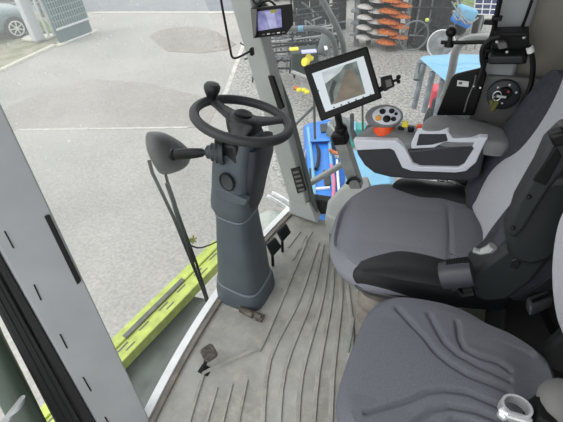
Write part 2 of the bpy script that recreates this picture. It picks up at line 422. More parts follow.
for k in range(7):
    a = k * .9; fl.tube([pc, pc + Vector((.015 * math.cos(a), .015 * math.sin(a), .03)), pc + Vector((.03 * math.cos(a), .03 * math.sin(a), .02 + .01 * (k % 3)))], .006, 5, smooth=3)
tag(obj('dried_weed', fl, mat('weed', (120, 124, 60), .8)), 'small tuft of dried weed caught on the green beam', 'weed')
# lower deck plate between beam and cab
dk = B(); dk.prism([bx_(-1.2, .03, -.40), Vector((-.93, -.15, -.40)), Vector((-.93, 1.2, -.40)), bx_(.45, .03, -.40)], (0, 0, -.04)); dk.prism([(-.915, -.1, -.40), (-.905, -.1, -.40), (-.905, .4, -.09), (-.905, 1.6, -.09), (-.905, 1.6, -.40)], (-.01, 0, 0))
o = tag(obj('deck_plate', dk, 'deck', smooth=False), 'dark grey-green deck plate between green beam and white sill', 'deck plate')
fc_ = U(268, 228, z=-.22); fe = B(); fe.ball(fc_, .15, sc=(.75, 1.1, .6))
tag(obj('fender', fe, 'decklight'), 'smooth pale grey housing outside the glass behind the steering column', 'housing')
t = thing('step_bracket', 'pair of round-ended steel prongs outside between column and far pillar', 'bracket', U(280, 203, y=1.85))
for (a, b), (c_, d_) in (((267, 196), (287, 208)), ((272, 193), (292, 204))):
    obj('prong', B().tube([U(a, b, y=1.85), U((a + c_) / 2, (b + d_) / 2, y=1.85), U(c_ + 14, d_ + 10, y=1.95)], .016, 10), 'chrome', t)

# ================================================================== CAB SHELL
def floor_mat():
    m = mat('floor_mat', (158, 159, 155), .75, col2=(132, 131, 124), vscale=5, bump=.3, bscale=120); nt = m.node_tree; N = nt.nodes.new; K = nt.links.new
    b = nt.nodes['Principled BSDF']; old = b.inputs['Base Color'].links[0].from_socket
    tc = N('ShaderNodeTexCoord'); n = N('ShaderNodeTexNoise'); n.inputs['Scale'].default_value = 13; n.inputs['Detail'].default_value = 8; n.inputs['Roughness'].default_value = .7; K(tc.outputs['Object'], n.inputs['Vector'])
    r = N('ShaderNodeMapRange'); r.inputs[1].default_value = .44; r.inputs[2].default_value = .68; r.inputs[4].default_value = .75; K(n.outputs[0], r.inputs[0])
    mx = N('ShaderNodeMix'); mx.data_type = 'RGBA'; K(r.outputs[0], mx.inputs[0]); K(old, mx.inputs[6]); mx.inputs[7].default_value = lin((172, 169, 160)); K(mx.outputs[2], b.inputs['Base Color'])
    return m
M['floor'] = floor_mat()
def edge_x(y):  # front edge of the floor, bowed like the windscreen
    s = (y - 1.01) / .68; return -.905 + .065 * s * s
# floor slab with bowed front, plus raised ribs; one mesh
fb = B(); ys = [-.12 + i * .06 for i in range(31)]
front = [(edge_x(max(y, .33)) + .02, y) for y in ys]
slab = [Vector((x, y, -.0)) for x, y in front] + [Vector((.95, ys[-1], 0)), Vector((.95, ys[0], 0))]
fb.prism(slab, (0, 0, -.08))
rib_r = math.radians(9)
def RP(s, w): return Vector((-.28 + w * math.cos(rib_r) * 1 - s * math.sin(rib_r), .7 + s * math.cos(rib_r) + w * math.sin(rib_r), 0))
def strip_on(b, pts, w, z0, z1):
    for i in range(len(pts) - 1):
        p, q = Vector(pts[i] + (0,)) if len(pts[i]) == 2 else pts[i], Vector(pts[i + 1] + (0,)) if len(pts[i + 1]) == 2 else pts[i + 1]
        d = (q - p); 
        if d.length < 1e-6: continue
        d.normalize(); s = Vector((-d.y, d.x, 0)) * w / 2
        b.loft([[p - s * 1.5 + up * z0, p - s + up * z1, p + s + up * z1, p + s * 1.5 + up * z0], [q - s * 1.5 + up * z0, q - s + up * z1, q + s + up * z1, q + s * 1.5 + up * z0]])
floor = struct(obj('floor', fb, 'floor', smooth=False))
ribs = B()
def PX(l): return [U(a, b, z=.0) for a, b in l]
for l in ([(306, 243), (282, 300), (262, 346), (256, 350), (240, 357), (207, 372), (202, 380), (190, 420), (186, 440)],
          ):
    strip_on(ribs, spline(PX(l), 4), .012, -.002, .010)
for l in ([(318, 243), (299, 300), (270, 360), (262, 440)], [(323, 245), (311, 300), (285, 370), (278, 450)],
          [(329, 247), (322, 300), (302, 375), (297, 450)], [(334, 250), (331, 300), (318, 375), (312, 450)],
          [(340, 262), (341, 300), (333, 375), (330, 450)], [(347, 285), (352, 330), (349, 375), (347, 450)]):
    strip_on(ribs, spline(PX(l), 4), .014, -.002, .008)
for a in ([(217, 388), (206, 425), (202, 450)], [(232, 384), (222, 425), (218, 450)], [(247, 380), (238, 425), (234, 450)],
          [(300, 232), (288, 248)], [(306, 236), (293, 260)], [(312, 232), (300, 250)]):
    strip_on(ribs, PX(a), .009, -.002, .007)
rb_ = struct(obj('trim_1', ribs, M['floor'], smooth=False))
# raised front mat area edge
sill = B(); pts = [(edge_x(y), y) for y in [.3 + i * .07 for i in range(21)]]
strip_on(sill, [Vector((x - .012, y, 0)) for x, y in pts], .034, -.06, .012)
struct(obj('trim_2', sill, 'whitesill'))
sl2 = B(); strip_on(sl2, [Vector((x + .026, y, 0)) for x, y in pts], .018, -.02, .014)
struct(obj('trim_3', sl2, 'dusty'))

# A-pillars: prisms leaning forward and inward
def pillar_loft(b, P0, P1, ext0, ext1):
    """P0, P1: rings at two heights; stretched linearly"""
    R = []
    for k in (ext0, 0, 1, ext1): R.append([a + (c - a) * k for a, c in zip(P0, P1)])
    b.loft(R); return b
# near-left pillar
nA0, nA1 = U(151, 422, y=.35), U(2, 105, y=.55)
nB0 = U(97, 422, y=.24)
def on_plane(px, py, A, n):
    R = ray(px, py); o = Vector((0, 0, H)); return o + R * ((A - o).dot(n) / R.dot(n))
pnn = (nA1 - nA0).cross(nB0 - nA0).normalized(); nB1 = on_plane(0, 250, nA0, pnn)
off = Vector((-.09, -.0, 0))
t = thing('window_pillar', 'wide grey cab pillar at left with small slits, beside the black door seal', 'pillar', (-.86, .3, -.05), 'cab window pillars')
b = B(); pillar_loft(b, [nA0, nB0, nB0 + off, nA0 + off], [nA1, nB1, nB1 + off, nA1 + off], -.12, 1.35)
# nB line must share height range with nA : handled by the stretch
obj('shaft', b, 'pillar', t, bevel=.006, seg=3)
def face_pt(px, py):  # a point on the pillar's visible face
    n = (nA1 - nA0).cross(nB0 - nA0).normalized(); R = ray(px, py); o = Vector((0, 0, H)); s = (nA0 - o).dot(n) / R.dot(n)
    if n.dot(R) > 0: n = -n
    return o + R * s, n
def face_prism(b, pts, th=.003, lift=.0):
    q = []
    for a, c in pts:
        p, n = face_pt(a, c); q.append(p + n * lift)
    b.prism(q, n * th); return b
for a, c in (((4.5, 231), (13.5, 248)), ((34, 284.5), (41, 300)), ((60, 334), (67, 348)), ((83, 377), (91, 391)), ((105, 417), (113, 431))):
    obj('slit', face_prism(B(), [(a[0] - .8, a[1]), (a[0] + .9, a[1]), (c[0] + .9, c[1]), (c[0] - .8, c[1])], .002), 'black', t, smooth=False)
obj('latch_strip', face_prism(B(), [(44, 216), (49, 214), (81, 280), (77, 284)], .008), 'black', t, bevel=.002)
# door seal and frame, outboard of the pillar
t = thing('door_frame', 'black rubber-sealed door frame running down the lower left corner', 'door frame', (-.9, .2, -.05))
sA0, sA1 = nB0 + Vector((-.0, -.002, 0)), nB1 + Vector((0, -.002, 0))
def spt(px0, py0, px1, py1, y0, y1): return U(px0, py0, y=y0), U(px1, py1, y=y1)
e0, e1 = on_plane(84, 422, nA0, pnn), on_plane(0, 270, nA0, pnn)
f0, f1 = on_plane(81, 422, nA0, pnn), on_plane(0, 276, nA0, pnn)
g0_, g1_ = on_plane(57, 422, nA0, pnn), on_plane(0, 311, nA0, pnn)
o1 = Vector((-.04, 0, -.0))
b = B(); pillar_loft(b, [sA0, e0, e0 + o1, sA0 + o1], [sA1, e1, e1 + o1, sA1 + o1], -.15, 1.5); obj('inner_seal', b, 'seal', t, bevel=.005)
b = B(); pillar_loft(b, [e0 + o1 * .5, f0 + o1 * .5, f0 + o1, e0 + o1], [e1 + o1 * .5, f1 + o1 * .5, f1 + o1, e1 + o1], -.15, 1.5); obj('groove', b, 'black', t)
b = B(); pillar_loft(b, [f0, g0_, g0_ + o1 * .4, f0 + o1 * .4], [f1, g1_, g1_ + o1 * .4, f1 + o1 * .4], -.15, 1.5); obj('outer_seal', b, 'blacksoft', t, bevel=.003)
for k_ in (.3, .62):
    obj('seal_ridge', B().tube([f0.lerp(g0_, k_) + (f0 - f1) * .1, f1.lerp(g1_, k_) + (f1 - f0) * .4], .003, 6), 'seal', t)

# far pillar
fA0, fA1 = U(293, 214, y=1.68), U(248, 62, y=1.68 - .18 * .95)
fB0, fB1 = U(309, 214, y=1.62), U(267, 62, y=1.62 - .18 * .95)
t = thing('window_pillar', 'light grey cab pillar behind the steering wheel with black vent near its foot', 'pillar', (-.72, 1.67, -.03), 'cab window pillars')
off = Vector((.01, .06, 0))
b = B(); pillar_loft(b, [fA0, fB0, fB0 + off, fA0 + off], [fA1, fB1, fB1 + off, fA1 + off], -.05, 2.0)
obj('shaft', b, 'pillar2', t, bevel=.008, seg=3)
foot = B(); foot.loft([[U(289, 214, y=1.655), U(318, 224, y=1.6), U(322, 215, y=1.69), U(296, 208, y=1.72)], [U(288, 200, y=1.66), U(309, 203, y=1.6), U(312, 198, y=1.68), U(292, 195, y=1.72)]])
obj('foot_cover', foot, 'pillar2', t, bevel=.01)
def ffp(px, py, th_=0):
    n = (fA1 - fA0).cross(fB0 - fA0).normalized(); R = ray(px, py); o = Vector((0, 0, H)); s = (fA0 - o).dot(n) / R.dot(n)
    if n.dot(R) > 0: n = -n
    return o + R * s + n * th_, n
def fprism(pts, th, lift=0):
    q = [ffp(a, c, lift)[0] for a, c in pts]; return B().prism(q, ffp(*pts[0])[1] * th)
ve = obj('vent', fprism([(291, 168), (300, 166), (307, 190), (298, 193)], .006), 'black', t, bevel=.002)
for k in range(5):
    y = 171 + k * 4.4; x = 293.5 + k * 1.35
    obj('vent_slot', fprism([(x + .2, y), (x + 6, y - 1.3), (x + 6.6, y + .6), (x + .8, y + 1.9)], .003, .006), 'panel', ve, smooth=False)
for a, c in ((241, 20), (245, 38), (260, 84), (257, 71), (279, 135)):
    obj('slit', fprism([(a - .5, c - 2), (a + .4, c - 2), (a + 1.3, c + 2.5), (a + .4, c + 2.5)], .002), 'black', t, smooth=False)
obj('edge_seal', B().tube([U(262, 0, y=1.5), U(268, 42, y=1.5), U(277, 76, y=1.53), U(289, 108, y=1.56), U(300, 150, y=1.6), U(308, 180, y=1.63), U(316, 212, y=1.66)], .014, 8), 'tube', t)
obj('label_strip', fprism([(270.5, 74), (275.5, 75), (286, 106), (281, 109)], .012, .006), 'black', t, bevel=.002)

# B pillar and side lining
wy = 1.6
def poly_y(l, y): return [U(a, b, y=y) for a, b in l]
struct(obj('wall_right', B().prism([(.10, wy, -.0), (.95, wy, 0), (.95, wy, 2.1), (.10, wy, 2.1)], (0, .06, 0)), 'wall', smooth=False))
struct(obj('wall_rear', B().prism([(.95, -.1, 0), (.95, 1.66, 0), (.95, 1.66, 2.1), (.95, -.1, 2.1)], (.05, 0, 0)), 'wall', smooth=False))
struct(obj('ceiling', B().prism([(-1.2, .28, 2.05), (1.0, .28, 2.05), (1.0, 1.66, 2.05), (-1.2, 1.66, 2.05)], (0, 0, .08)), 'wall', smooth=False))
b = B(); b.loft([[Vector(p) for p in ((.005, 1.56, z), (.115, 1.56, z), (.115, 1.62, z), (.005, 1.62, z))] for z in (0, 1.0, 2.05)])
struct(obj('trim_4', b, 'pillar', bevel=.012))
struct(obj('trim_5', B().tube([U(532, 0, y=1.555), U(525, 20, y=1.555), U(519, 34, y=1.555), U(516, 60, y=1.555)], .005, 6), 'black'))

# windows
M['glass1'] = glass_mat('windscreen_glass', .24, (226, 230, 228), 1.3)
M['glass2'] = glass_mat('side_glass', .05, (225, 228, 226), 5.1)
b = B(); rings = []
for j in range(9):
    z = .01 + j * .25; row = []
    for i in range(21):
        y = .36 + i * (1.66 - .36) / 20; yy = 1.01 + (y - 1.01) * (1 - .13 * z / 1.0)
        row.append(Vector((edge_x(y) - .0 - .2 * z - (.03), yy, z)))
    rings.append(row)
b.loft(rings, cap=False, closed=False); o = struct(obj('window_1', b, 'glass1'))
b = B(); b.add([(-.66, 1.69, .02), (.0, 1.66, .02), (.0, 1.60, 2.0), (-1.04, 1.36, 2.0)], [[0, 1, 2, 3]])
struct(obj('window_2', b, 'glass2'))

# ================================================================== STEERING COLUMN
t = thing('steering_column', 'tall grey-blue steering column with black four-armed wheel standing on the cab floor', 'steering column', (-.79, 1.06, 0))
FX, FY = Vector((1, 0, 0)), Vector((0, 1, 0))
def col(name, L, m, **k):
    b = B(); b.loft([sect(c, Vector((1, 0, tl)), FY, a, w, p, 32) for c, a, w, p, tl in L]); return obj(name, b, m, t, **k)
col('base_collar', [((-.795, 1.06, 0), .126, .126, 3.6, 0), ((-.795, 1.06, .07), .122, .122, 3.6, 0), ((-.793, 1.06, .115), .114, .114, 3.6, -.18)], 'column', bevel=.004)
col('lower_shroud', [((-.793, 1.06, .115), .110, .110, 3.6, -.18), ((-.785, 1.06, .25), .098, .103, 3.6, 0), ((-.778, 1.06, .42), .082, .09, 3.6, 0), ((-.770, 1.06, .535), .073, .081, 3.4, -.12)], 'column', bevel=.004)
col('collar_seam', [((-.770, 1.06, .533), .077, .086, 3.4, -.12), ((-.770, 1.06, .541), .077, .086, 3.4, -.12)], 'seam')
col('collar_seam', [((-.793, 1.06, .112), .1155, .1155, 3.6, -.18), ((-.793, 1.06, .119), .1135, .1135, 3.6, -.18)], 'seam')
col('upper_shroud', [((-.768, 1.06, .541), .076, .084, 3.5, -.1), ((-.766, 1.055, .575), .084, .088, 4, -.15), ((-.760, 1.055, .60), .086, .09, 4, -.2), ((-.747, 1.055, .68), .080, .088, 4, 0), ((-.728, 1.055, .78), .076, .088, 4, 0), ((-.71, 1.06, .86), .078, .09, 3.5, .1), ((-.69, 1.06, .905), .06, .07, 2.5, .1)], 'column', bevel=.004)
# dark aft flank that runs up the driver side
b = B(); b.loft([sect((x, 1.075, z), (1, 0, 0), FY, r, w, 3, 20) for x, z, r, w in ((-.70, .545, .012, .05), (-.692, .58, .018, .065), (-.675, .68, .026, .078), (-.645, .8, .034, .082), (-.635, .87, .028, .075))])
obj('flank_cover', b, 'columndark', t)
# raised face panel with handle ring
def colface(px, py, d=.0):
    p = U(px + 1, py, y=.965 - d); return p
b = B(); pts = [colface(a, c) for a, c in ((214, 190), (217, 188), (246, 201), (244, 206), (228, 203), (213, 196))]
b.prism(pts, (0, .03, 0)); obj('face_ridge', b, 'column', t, bevel=.004)
kc = colface(227, 181)
ov = [Vector((.028 * math.cos(a), 0, .036 * math.sin(a))) for a in [k * PI / 8 for k in range(16)]]
kn = B(); kn.loft([[kc + Vector((0, -.006, 0)) + p * s for p in ov] for s in (.7,)] + [[kc + Vector((0, dy, 0)) + p * s for p in ov] for dy, s in ((-.01, .9), (0, 1.0), (.02, 1.0))])
o = obj('adjuster_knob', kn, 'knob', t)
b = B(); b.tube([kc + Vector((0, -.008, 0)) + p for p in ov], .004, 6, closed=True); obj('knob_ring', b, 'black', o)
# wheel
wc_ = U(242.5, 119, y=1.06); th = math.radians(12); ph = math.radians(10)
wn = Vector((math.sin(th) * math.cos(ph), math.sin(ph), math.cos(th) * math.cos(ph)))
wa = Vector((math.cos(th), 0, -math.sin(th))); wb = wn.cross(wa)
def WP(ang, r, h=0): return wc_ + (wa * math.cos(ang) + wb * math.sin(ang)) * r + wn * h
def wang(px, py):
    R = ray(px, py); o = Vector((0, 0, H)); s = (wc_ - o).dot(wn) / R.dot(wn); p = o + R * s - wc_
    return math.atan2(p.dot(wb), p.dot(wa)), p.length
sw = obj('steering_wheel', B().tube([WP(2 * PI * k / 48, .161) for k in range(48)], .0165, 12, closed=True), 'wheel', t)
hb_ = B(); hb_.loft([[WP(2 * PI * k / 24, r, h) for k in range(24)] for r, h in ((.03, -.07), (.048, -.04), (.056, -.01), (.05, .008), (.036, .016))])
obj('hub', hb_, 'wheeldark', sw)
hb_ = B(); hb_.loft([[WP(2 * PI * k / 24, r, h) for k in range(24)] for r, h in ((.03, .014), (.031, .022), (.026, .025), (.012, .023))])
obj('hub_cap', hb_, 'black', sw)
for (px, py) in ((217, 103), (284, 119), (236, 143)):
    a, r = wang(px, py); q = wn.cross(WP(a, 1) - wc_).normalized(); b = B()
    rr = []
    for s, w, h, tk in ((.03, .042, -.006, .016), (.075, .030, -.008, .012), (.12, .023, -.006, .010), (.16, .026, 0, .011)):
        c_ = WP(a, s, h); rr.append([c_ + q * w * math.cos(2 * PI * k / 12) + wn * tk * math.sin(2 * PI * k / 12) for k in range(12)])
    b.loft(rr); obj('spoke', b, 'wheel', sw)
a, r = wang(212.5, 101.5)
b = B(); b.lathe([(.016, -.005), (.017, .008), (.023, .018), (.0285, .032), (.0295, .044), (.023, .054), (.009, .057)], WP(a, .161, .008), wn, 20)
obj('spinner_knob', b, 'wheeldark', sw)
# stalk: multi-function lever pointing forward with rubber boot
s0, s1 = U(224, 152, y=.98), U(206, 152, y=.955)
dv = (s1 - s0).normalized()
b = B(); b.box(s0 + Vector((.02, .03, 0)), (.075, .08, .08)); obj('stalk_mount', b, 'wheeldark', t, bevel=.012)
b = B(); b.lathe([(.044, -.0), (.044, .012), (.037, .016), (.039, .026), (.031, .032), (.032, .042), (.024, .048), (.023, .058), (.010, .066)], s0, dv, 20); bt = obj('boot', b, 'knob', t)
l0_, l1_ = U(209, 152, y=.955), U(171, 155, y=.93); dv2 = (l1_ - l0_).normalized(); ln_ = (l1_ - l0_).length
b = B(); b.lathe([(.008, -.01), (.008, ln_ * .1), (.015, ln_ * .18), (.0185, ln_ * .4), (.0205, ln_ * .8), (.018, ln_ * .88)], l0_, dv2, 16); lv = obj('stalk_lever', b, 'black', t)
b = B(); b.lathe([(.019, ln_ * .885), (.0215, ln_ * .9), (.0215, ln_ * .97), (.014, ln_)], l0_, dv2, 16); obj('end_ring', b, 'black', lv)
b = B(); b.box(s0 + Vector((-.0, -.012, .05)), (.035, .02, .014)); obj('paddle', b, 'black', t, bevel=.004)

# pedals
t = thing('brake_pedal', 'pair of black ribbed brake pedals on the far side of the column base', 'pedal', U(278, 255, z=0))
for pts in (((277, 231), (286, 223), (291, 233), (283, 242)), ((267, 244), (275, 237), (282, 247), (273, 257))):
    q = [U(a, b_, z=.13 + .05 * (1 if k in (0, 1) else 0)) for k, (a, b_) in enumerate(pts)]
    nn = (q[1] - q[0]).cross(q[2] - q[1]).normalized(); nn = nn if nn.z > 0 else -nn
    pd = obj('pedal_plate', B().prism(q, nn * -.014), 'plastic', t, bevel=.003)
    rbk = B()
    for k in range(1, 6):
        f_ = k / 6; a_ = q[0].lerp(q[3], f_) + nn * .002; b2 = q[1].lerp(q[2], f_) + nn * .002; rbk.tube([a_, b2], .0035, 6)
    obj('tread', rbk, 'black', pd)
    cm = sum(q, Vector()) / 4; obj('pedal_arm', B().tube([cm - nn * .012, cm + Vector((-.015, .0, -.05)), Vector((cm.x - .02, cm.y, .005))], .008, 8), 'black', t)
t = thing('floor_pedal', 'single worn rubber-faced pedal on the floor between camera and steering column', 'pedal', U(203, 372, z=0))
pc = U(209, 353, z=.075)
R_ = Matrix.Rotation(math.radians(-28), 3, 'Z') @ Matrix.Rotation(math.radians(28), 3, 'Y')
b = B(); b.loft([[pc + R_ @ Vector((x * s, y * s, h)) for x, y in [(.032 * math.copysign(abs(math.cos(k * PI / 10)) ** .5, math.cos(k * PI / 10)), .03 * math.copysign(abs(math.sin(k * PI / 10)) ** .5, math.sin(k * PI / 10))) for k in range(20)]] for h, s in ((-.009, .9), (-.006, 1), (.004, 1), (.008, .9))])
M['tread'] = mat('worn_tread', (96, 90, 84), .85, var=.4, vscale=70, bump=.8, bscale=150)
obj('foot_pad', b, 'tread', t)
b = B(); b.box(U(205, 370, z=.002), (.05, .04, .006)); obj('slot_plate', b, 'black', t, bevel=.002)
obj('pedal_arm', B().tube([pc + Vector((-.005, -.01, -.01)), U(204, 368, z=.012)], .008, 8), 'black', t)
t = thing('floor_latch', 'small dirty metal latch at the foot of the steering column', 'latch', U(251, 313, z=0))
M['dirt'] = mat('dirty_metal', (112, 106, 98), .7, .3, var=.4, vscale=40)
b = B(); b.tube([U(241, 309, z=.025), U(253, 315, z=.025)], .017, 10); obj('barrel', b, 'dirt', t)
b = B(); b.tube([U(249, 311, z=.03), U(261, 317, z=.022)], .012, 8); b.box(U(260, 317.5, z=.014), (.03, .035, .018)); obj('hook', b, 'dirt', t)
b = B(); b.box(U(245, 306, z=.02), (.05, .03, .04), rotm('Z', 20)); obj('bracket', b, 'dirt', t, bevel=.003)

# wiper outside the windscreen
gx = -1.13
t = thing('windscreen_wiper', 'grey wiper motor housing with long thin black wiper arms outside the windscreen', 'wiper', U(165, 165, x=gx))
hp = [(146, 134), (152, 131), (163, 132), (175, 138), (184, 145), (189, 152), (188, 163), (179, 171), (162, 175), (153, 164), (147, 150)]
hp = spl2(hp, 3)
c0 = Vector((sum(p[0] for p in hp) / len(hp), sum(p[1] for p in hp) / len(hp), 0))
b = B(); R = []
for dx_, s in ((-.03, .6), (-.015, .88), (.0, .98), (.015, .93), (.028, .78), (.034, .5)):
    R.append([U(c0.x + (p[0] - c0.x) * s, c0.y + (p[1] - c0.y) * s, x=gx + .0) + Vector((dx_, 0, 0)) for p in hp])
b.loft(R); obj('motor_housing', b, 'housing', t)
gw = lambda a, c_: U(a, c_, x=-.97 - .2 * max(0, min(1, (300 - c_) / 170)))
obj('arm_rod', B().tube([gw(149, 160), gw(152, 172), gw(173, 216), gw(190, 258), gw(209, 304)], .0075, 8), 'black', t)
obj('arm_rod', B().tube([gw(165, 172), gw(168, 184), gw(182, 224), gw(196, 262), gw(208, 300)], .0065, 8), 'black', t)
obj('arm_rod', B().tube([gw(151, 168), gw(160, 190), gw(177, 226), gw(193, 262), gw(207, 303)], .005, 8), 'black', t)
bl_ = obj('wiper_blade', B().tube([gw(167, 183), gw(173, 200), gw(181, 228), gw(193, 262)], .011, 6), 'black', t)
obj('blade_rubber', B().tube([gw(166, 190) + Vector((.015, 0, 0)), gw(172, 208) + Vector((.015, 0, 0)), gw(190, 262) + Vector((.015, 0, 0))], .004, 6), 'seal', bl_)
obj('washer_hose', B().tube([gw(176, 225), gw(183, 239), gw(196, 247.5), gw(207, 246), gw(218, 241)], .004, 6, smooth=5), 'black', t)

# ================================================================== CAMERA MONITOR
t = thing('camera_monitor', 'small black-framed camera monitor with violet picture at the top of the far pillar', 'monitor', U(272, 30, y=1.38))
my = 1.38
mo = [(250.5, 8.5), (292.5, 4), (293, 25), (286, 34.5), (253.5, 38.5)]
front_ = [U(a, c_, y=my) for a, c_ in mo]; cen = sum(front_, Vector()) / 5; nd = (Vector((0, 0, H)) - cen); nd.z *= .4; nd = nd.normalized()
b = B(); b.loft([[cen + (p - cen) * .86 - nd * .05 for p in front_], [p - nd * .015 for p in front_], front_]); obj('housing', b, 'black', t, bevel=.003)
hd = [U(a, c_, y=my) + nd * .002 for a, c_ in ((250.5, 8.5), (257, 9), (256.5, 33), (253.5, 38.5))]
obj('side_hood', B().prism(hd, nd * .014), 'panel', t, bevel=.002)
def screen_mat(name, bands, emit):
    m = bpy.data.materials.new(name); m.use_nodes = True; nt = m.node_tree; b = nt.nodes['Principled BSDF']; N = nt.nodes.new
    tc = N('ShaderNodeTexCoord'); n = N('ShaderNodeTexNoise'); n.inputs['Scale'].default_value = 28; n.inputs['Detail'].default_value = 3; nt.links.new(tc.outputs['Object'], n.inputs['Vector'])
    r = N('ShaderNodeValToRGB'); e = r.color_ramp.elements
    for k, (p, c_) in enumerate(bands):
        if k < 2: e[k].position = p; e[k].color = lin(c_)
        else: q = e.new(p); q.color = lin(c_)
    nt.links.new(n.outputs[0], r.inputs[0]); b.inputs['Base Color'].default_value = (.02, .02, .02, 1); b.inputs['Roughness'].default_value = .2
    nt.links.new(r.outputs[0], b.inputs['Emission Color']); b.inputs['Emission Strength'].default_value = emit
    return m
sp = lambda l, d: [U(a, c_, y=my) + nd * d for a, c_ in l]
scr = obj('screen', B().prism(sp([(257.5, 11.5), (281, 8.5), (282, 27), (258, 31)], .001), nd * .002), screen_mat('violet_picture', [(.3, (84, 84, 128)), (.7, (150, 150, 196)), (.5, (122, 122, 170))], .9), t, smooth=False)
obj('picture_highlight', B().prism(sp([(265, 12), (274, 10.5), (277, 27), (270, 28.5)], .003), nd * .001), screen_mat('pale_picture', [(.3, (140, 140, 184)), (.7, (176, 178, 214))], .9), scr, smooth=False)
obj('picture_highlight', B().prism(sp([(270, 9.9), (277, 9), (276, 12.5), (271, 13.2)], .0045), nd * .001), screen_mat('olive_picture', [(.3, (120, 124, 40)), (.7, (160, 160, 70))], .8), scr, smooth=False)
for k in range(5):
    x = 262 + k * 5; obj('button', B().prism(sp([(x, 34 - k * .55), (x + 3, 33.6 - k * .55), (x + 3, 34.6 - k * .55), (x, 35 - k * .55)], .001), nd * .003), 'label' if k % 2 else 'panel', t, smooth=False)
obj('mount', B().tube([cen - nd * .05, U(262, 5, y=1.46), U(256, 0, y=1.5)], .018, 8), 'wheeldark', t)
mc = U(262, 6, y=1.4)
tag(obj('power_cable', B().tube([U(252, -6, y=1.42), U(254, 2, y=1.41), U(259, 5, y=1.40), U(264, 1.5, y=1.4), U(270, 1, y=1.4), U(276, 6, y=1.4)], .004, 6, smooth=4), 'black'), 'curled black lead above the small violet monitor', 'cable')
cb = B(); cb.tube([U(a, c_, y=1.36) for a, c_ in ((219, -14), (221, 0), (225, 22), (230, 48), (232, 56.5), (236, 58), (244, 54.5), (251, 50.5))], .0045, 6, smooth=5)
t = thing('hanging_cable', 'thin black cable hanging left of the far pillar and hooked to its clip', 'cable', U(232, 58, y=1.36))
obj('wire', cb, 'black', t); obj('clip', B().box(U(252, 51.5, y=1.37), (.012, .02, .028)), 'black', t, bevel=.003)

# ================================================================== TERMINAL TABLET
ty = 1.30
tc_ = [(303, 66.5), (367.5, 45.8), (382.5, 98), (321, 121.5)]
tp = [U(a, c_, y=ty) for a, c_ in tc_]; tcen = sum(tp, Vector()) / 4
def depth_of(p):
    return (p - Vector((0, 0, H))).dot(ray(CX, CY).normalized())
# lay the face square to a plane turned towards the driver
pn = Vector((.30, -.86, .40)).normalized()
def TPt(px, py, lift=0):
    R = ray(px, py); o = Vector((0, 0, H)); s = (tcen - o).dot(pn) / R.dot(pn); return o + R * s + pn * lift
t = thing('terminal_screen', 'large black-framed terminal tablet showing a road camera picture', 'screen', tcen + Vector((0, 0, -.12)))
b = B(); f_ = [TPt(a, c_) for a, c_ in tc_]; b.prism(f_, -pn * .028); obj('case', b, 'black', t, bevel=.006, seg=3)
quad = lambda l, lift, th_=.001: B().prism([TPt(a, c_, lift) for a, c_ in l], pn * th_)
M['ui'] = mat('screen_grey', (176, 184, 188), .3, emit=.55); M['uidark'] = mat('screen_dark', (30, 34, 34), .3, emit=.3)
M['road1'] = screen_mat('road_picture', [(.3, (86, 78, 62)), (.7, (120, 108, 88))], .8)
M['trees1'] = screen_mat('verge_picture', [(.3, (52, 70, 64)), (.7, (120, 132, 124))], .8)
M['sky1'] = screen_mat('sky_picture', [(.3, (170, 180, 182)), (.7, (206, 214, 216))], .8)
s_ = obj('screen', quad([(312, 73.5), (363.5, 56), (374.5, 93.5), (325.5, 112)], .0008), 'ui', t, smooth=False)
obj('camera_picture', quad([(321.5, 72.5), (356.5, 61), (365.5, 93.5), (331, 105)], .002), 'trees1', s_, smooth=False)
obj('camera_picture', quad([(321.5, 72.5), (345, 64.8), (340, 72), (325, 84)], .0032), 'sky1', s_, smooth=False)
obj('camera_picture', quad([(346, 69), (354, 71), (363, 90), (364.5, 93.5), (334.5, 104)], .0032), 'road1', s_, smooth=False)
obj('camera_picture', quad([(329, 92), (333, 80), (337, 82), (333, 92), (334, 101), (331.5, 104)], .0044), 'uidark', s_, smooth=False)
for k in range(6):
    x = 333 + k * 7.3; y = 107.2 - k * 2.55
    obj('icon', quad([(x, y), (x + 1.6, y - .6), (x + 2, y + .6), (x + .4, y + 1.2)], .002), 'uidark', s_, smooth=False)
obj('icon', quad([(317, 90), (318.5, 89.5), (319, 91.5), (317.5, 92)], .002), 'uidark', s_, smooth=False)
# rear clamp and ball knob at the right
b = B(); b.prism([TPt(a, c_, .004) for a, c_ in ((381, 77), (391.5, 74.5), (395, 86), (385, 91.5), (382, 88))], -pn * .03); b.tube([TPt(376, 92, -.015), TPt(383, 88, -.012)], .01, 8)
t2 = lab(obj('camera_clamp', b, 'black', t, bevel=.003), 'small black clamp with a grey face')
obj('face', B().prism([TPt(a, c_, .005) for a, c_ in ((385, 80.5), (390.5, 79), (392, 85.5), (386.5, 87.5))], pn * .002), 'panel', t2, smooth=False)
b = B(); b.tube([TPt(392, 82, -.01), TPt(399, 79, -.01)], .005, 8); b.ball(TPt(399, 77, -.01), .008); b.ball(TPt(399, 81.5, -.01), .007); obj('thumb_screw', b, 'black', t2)
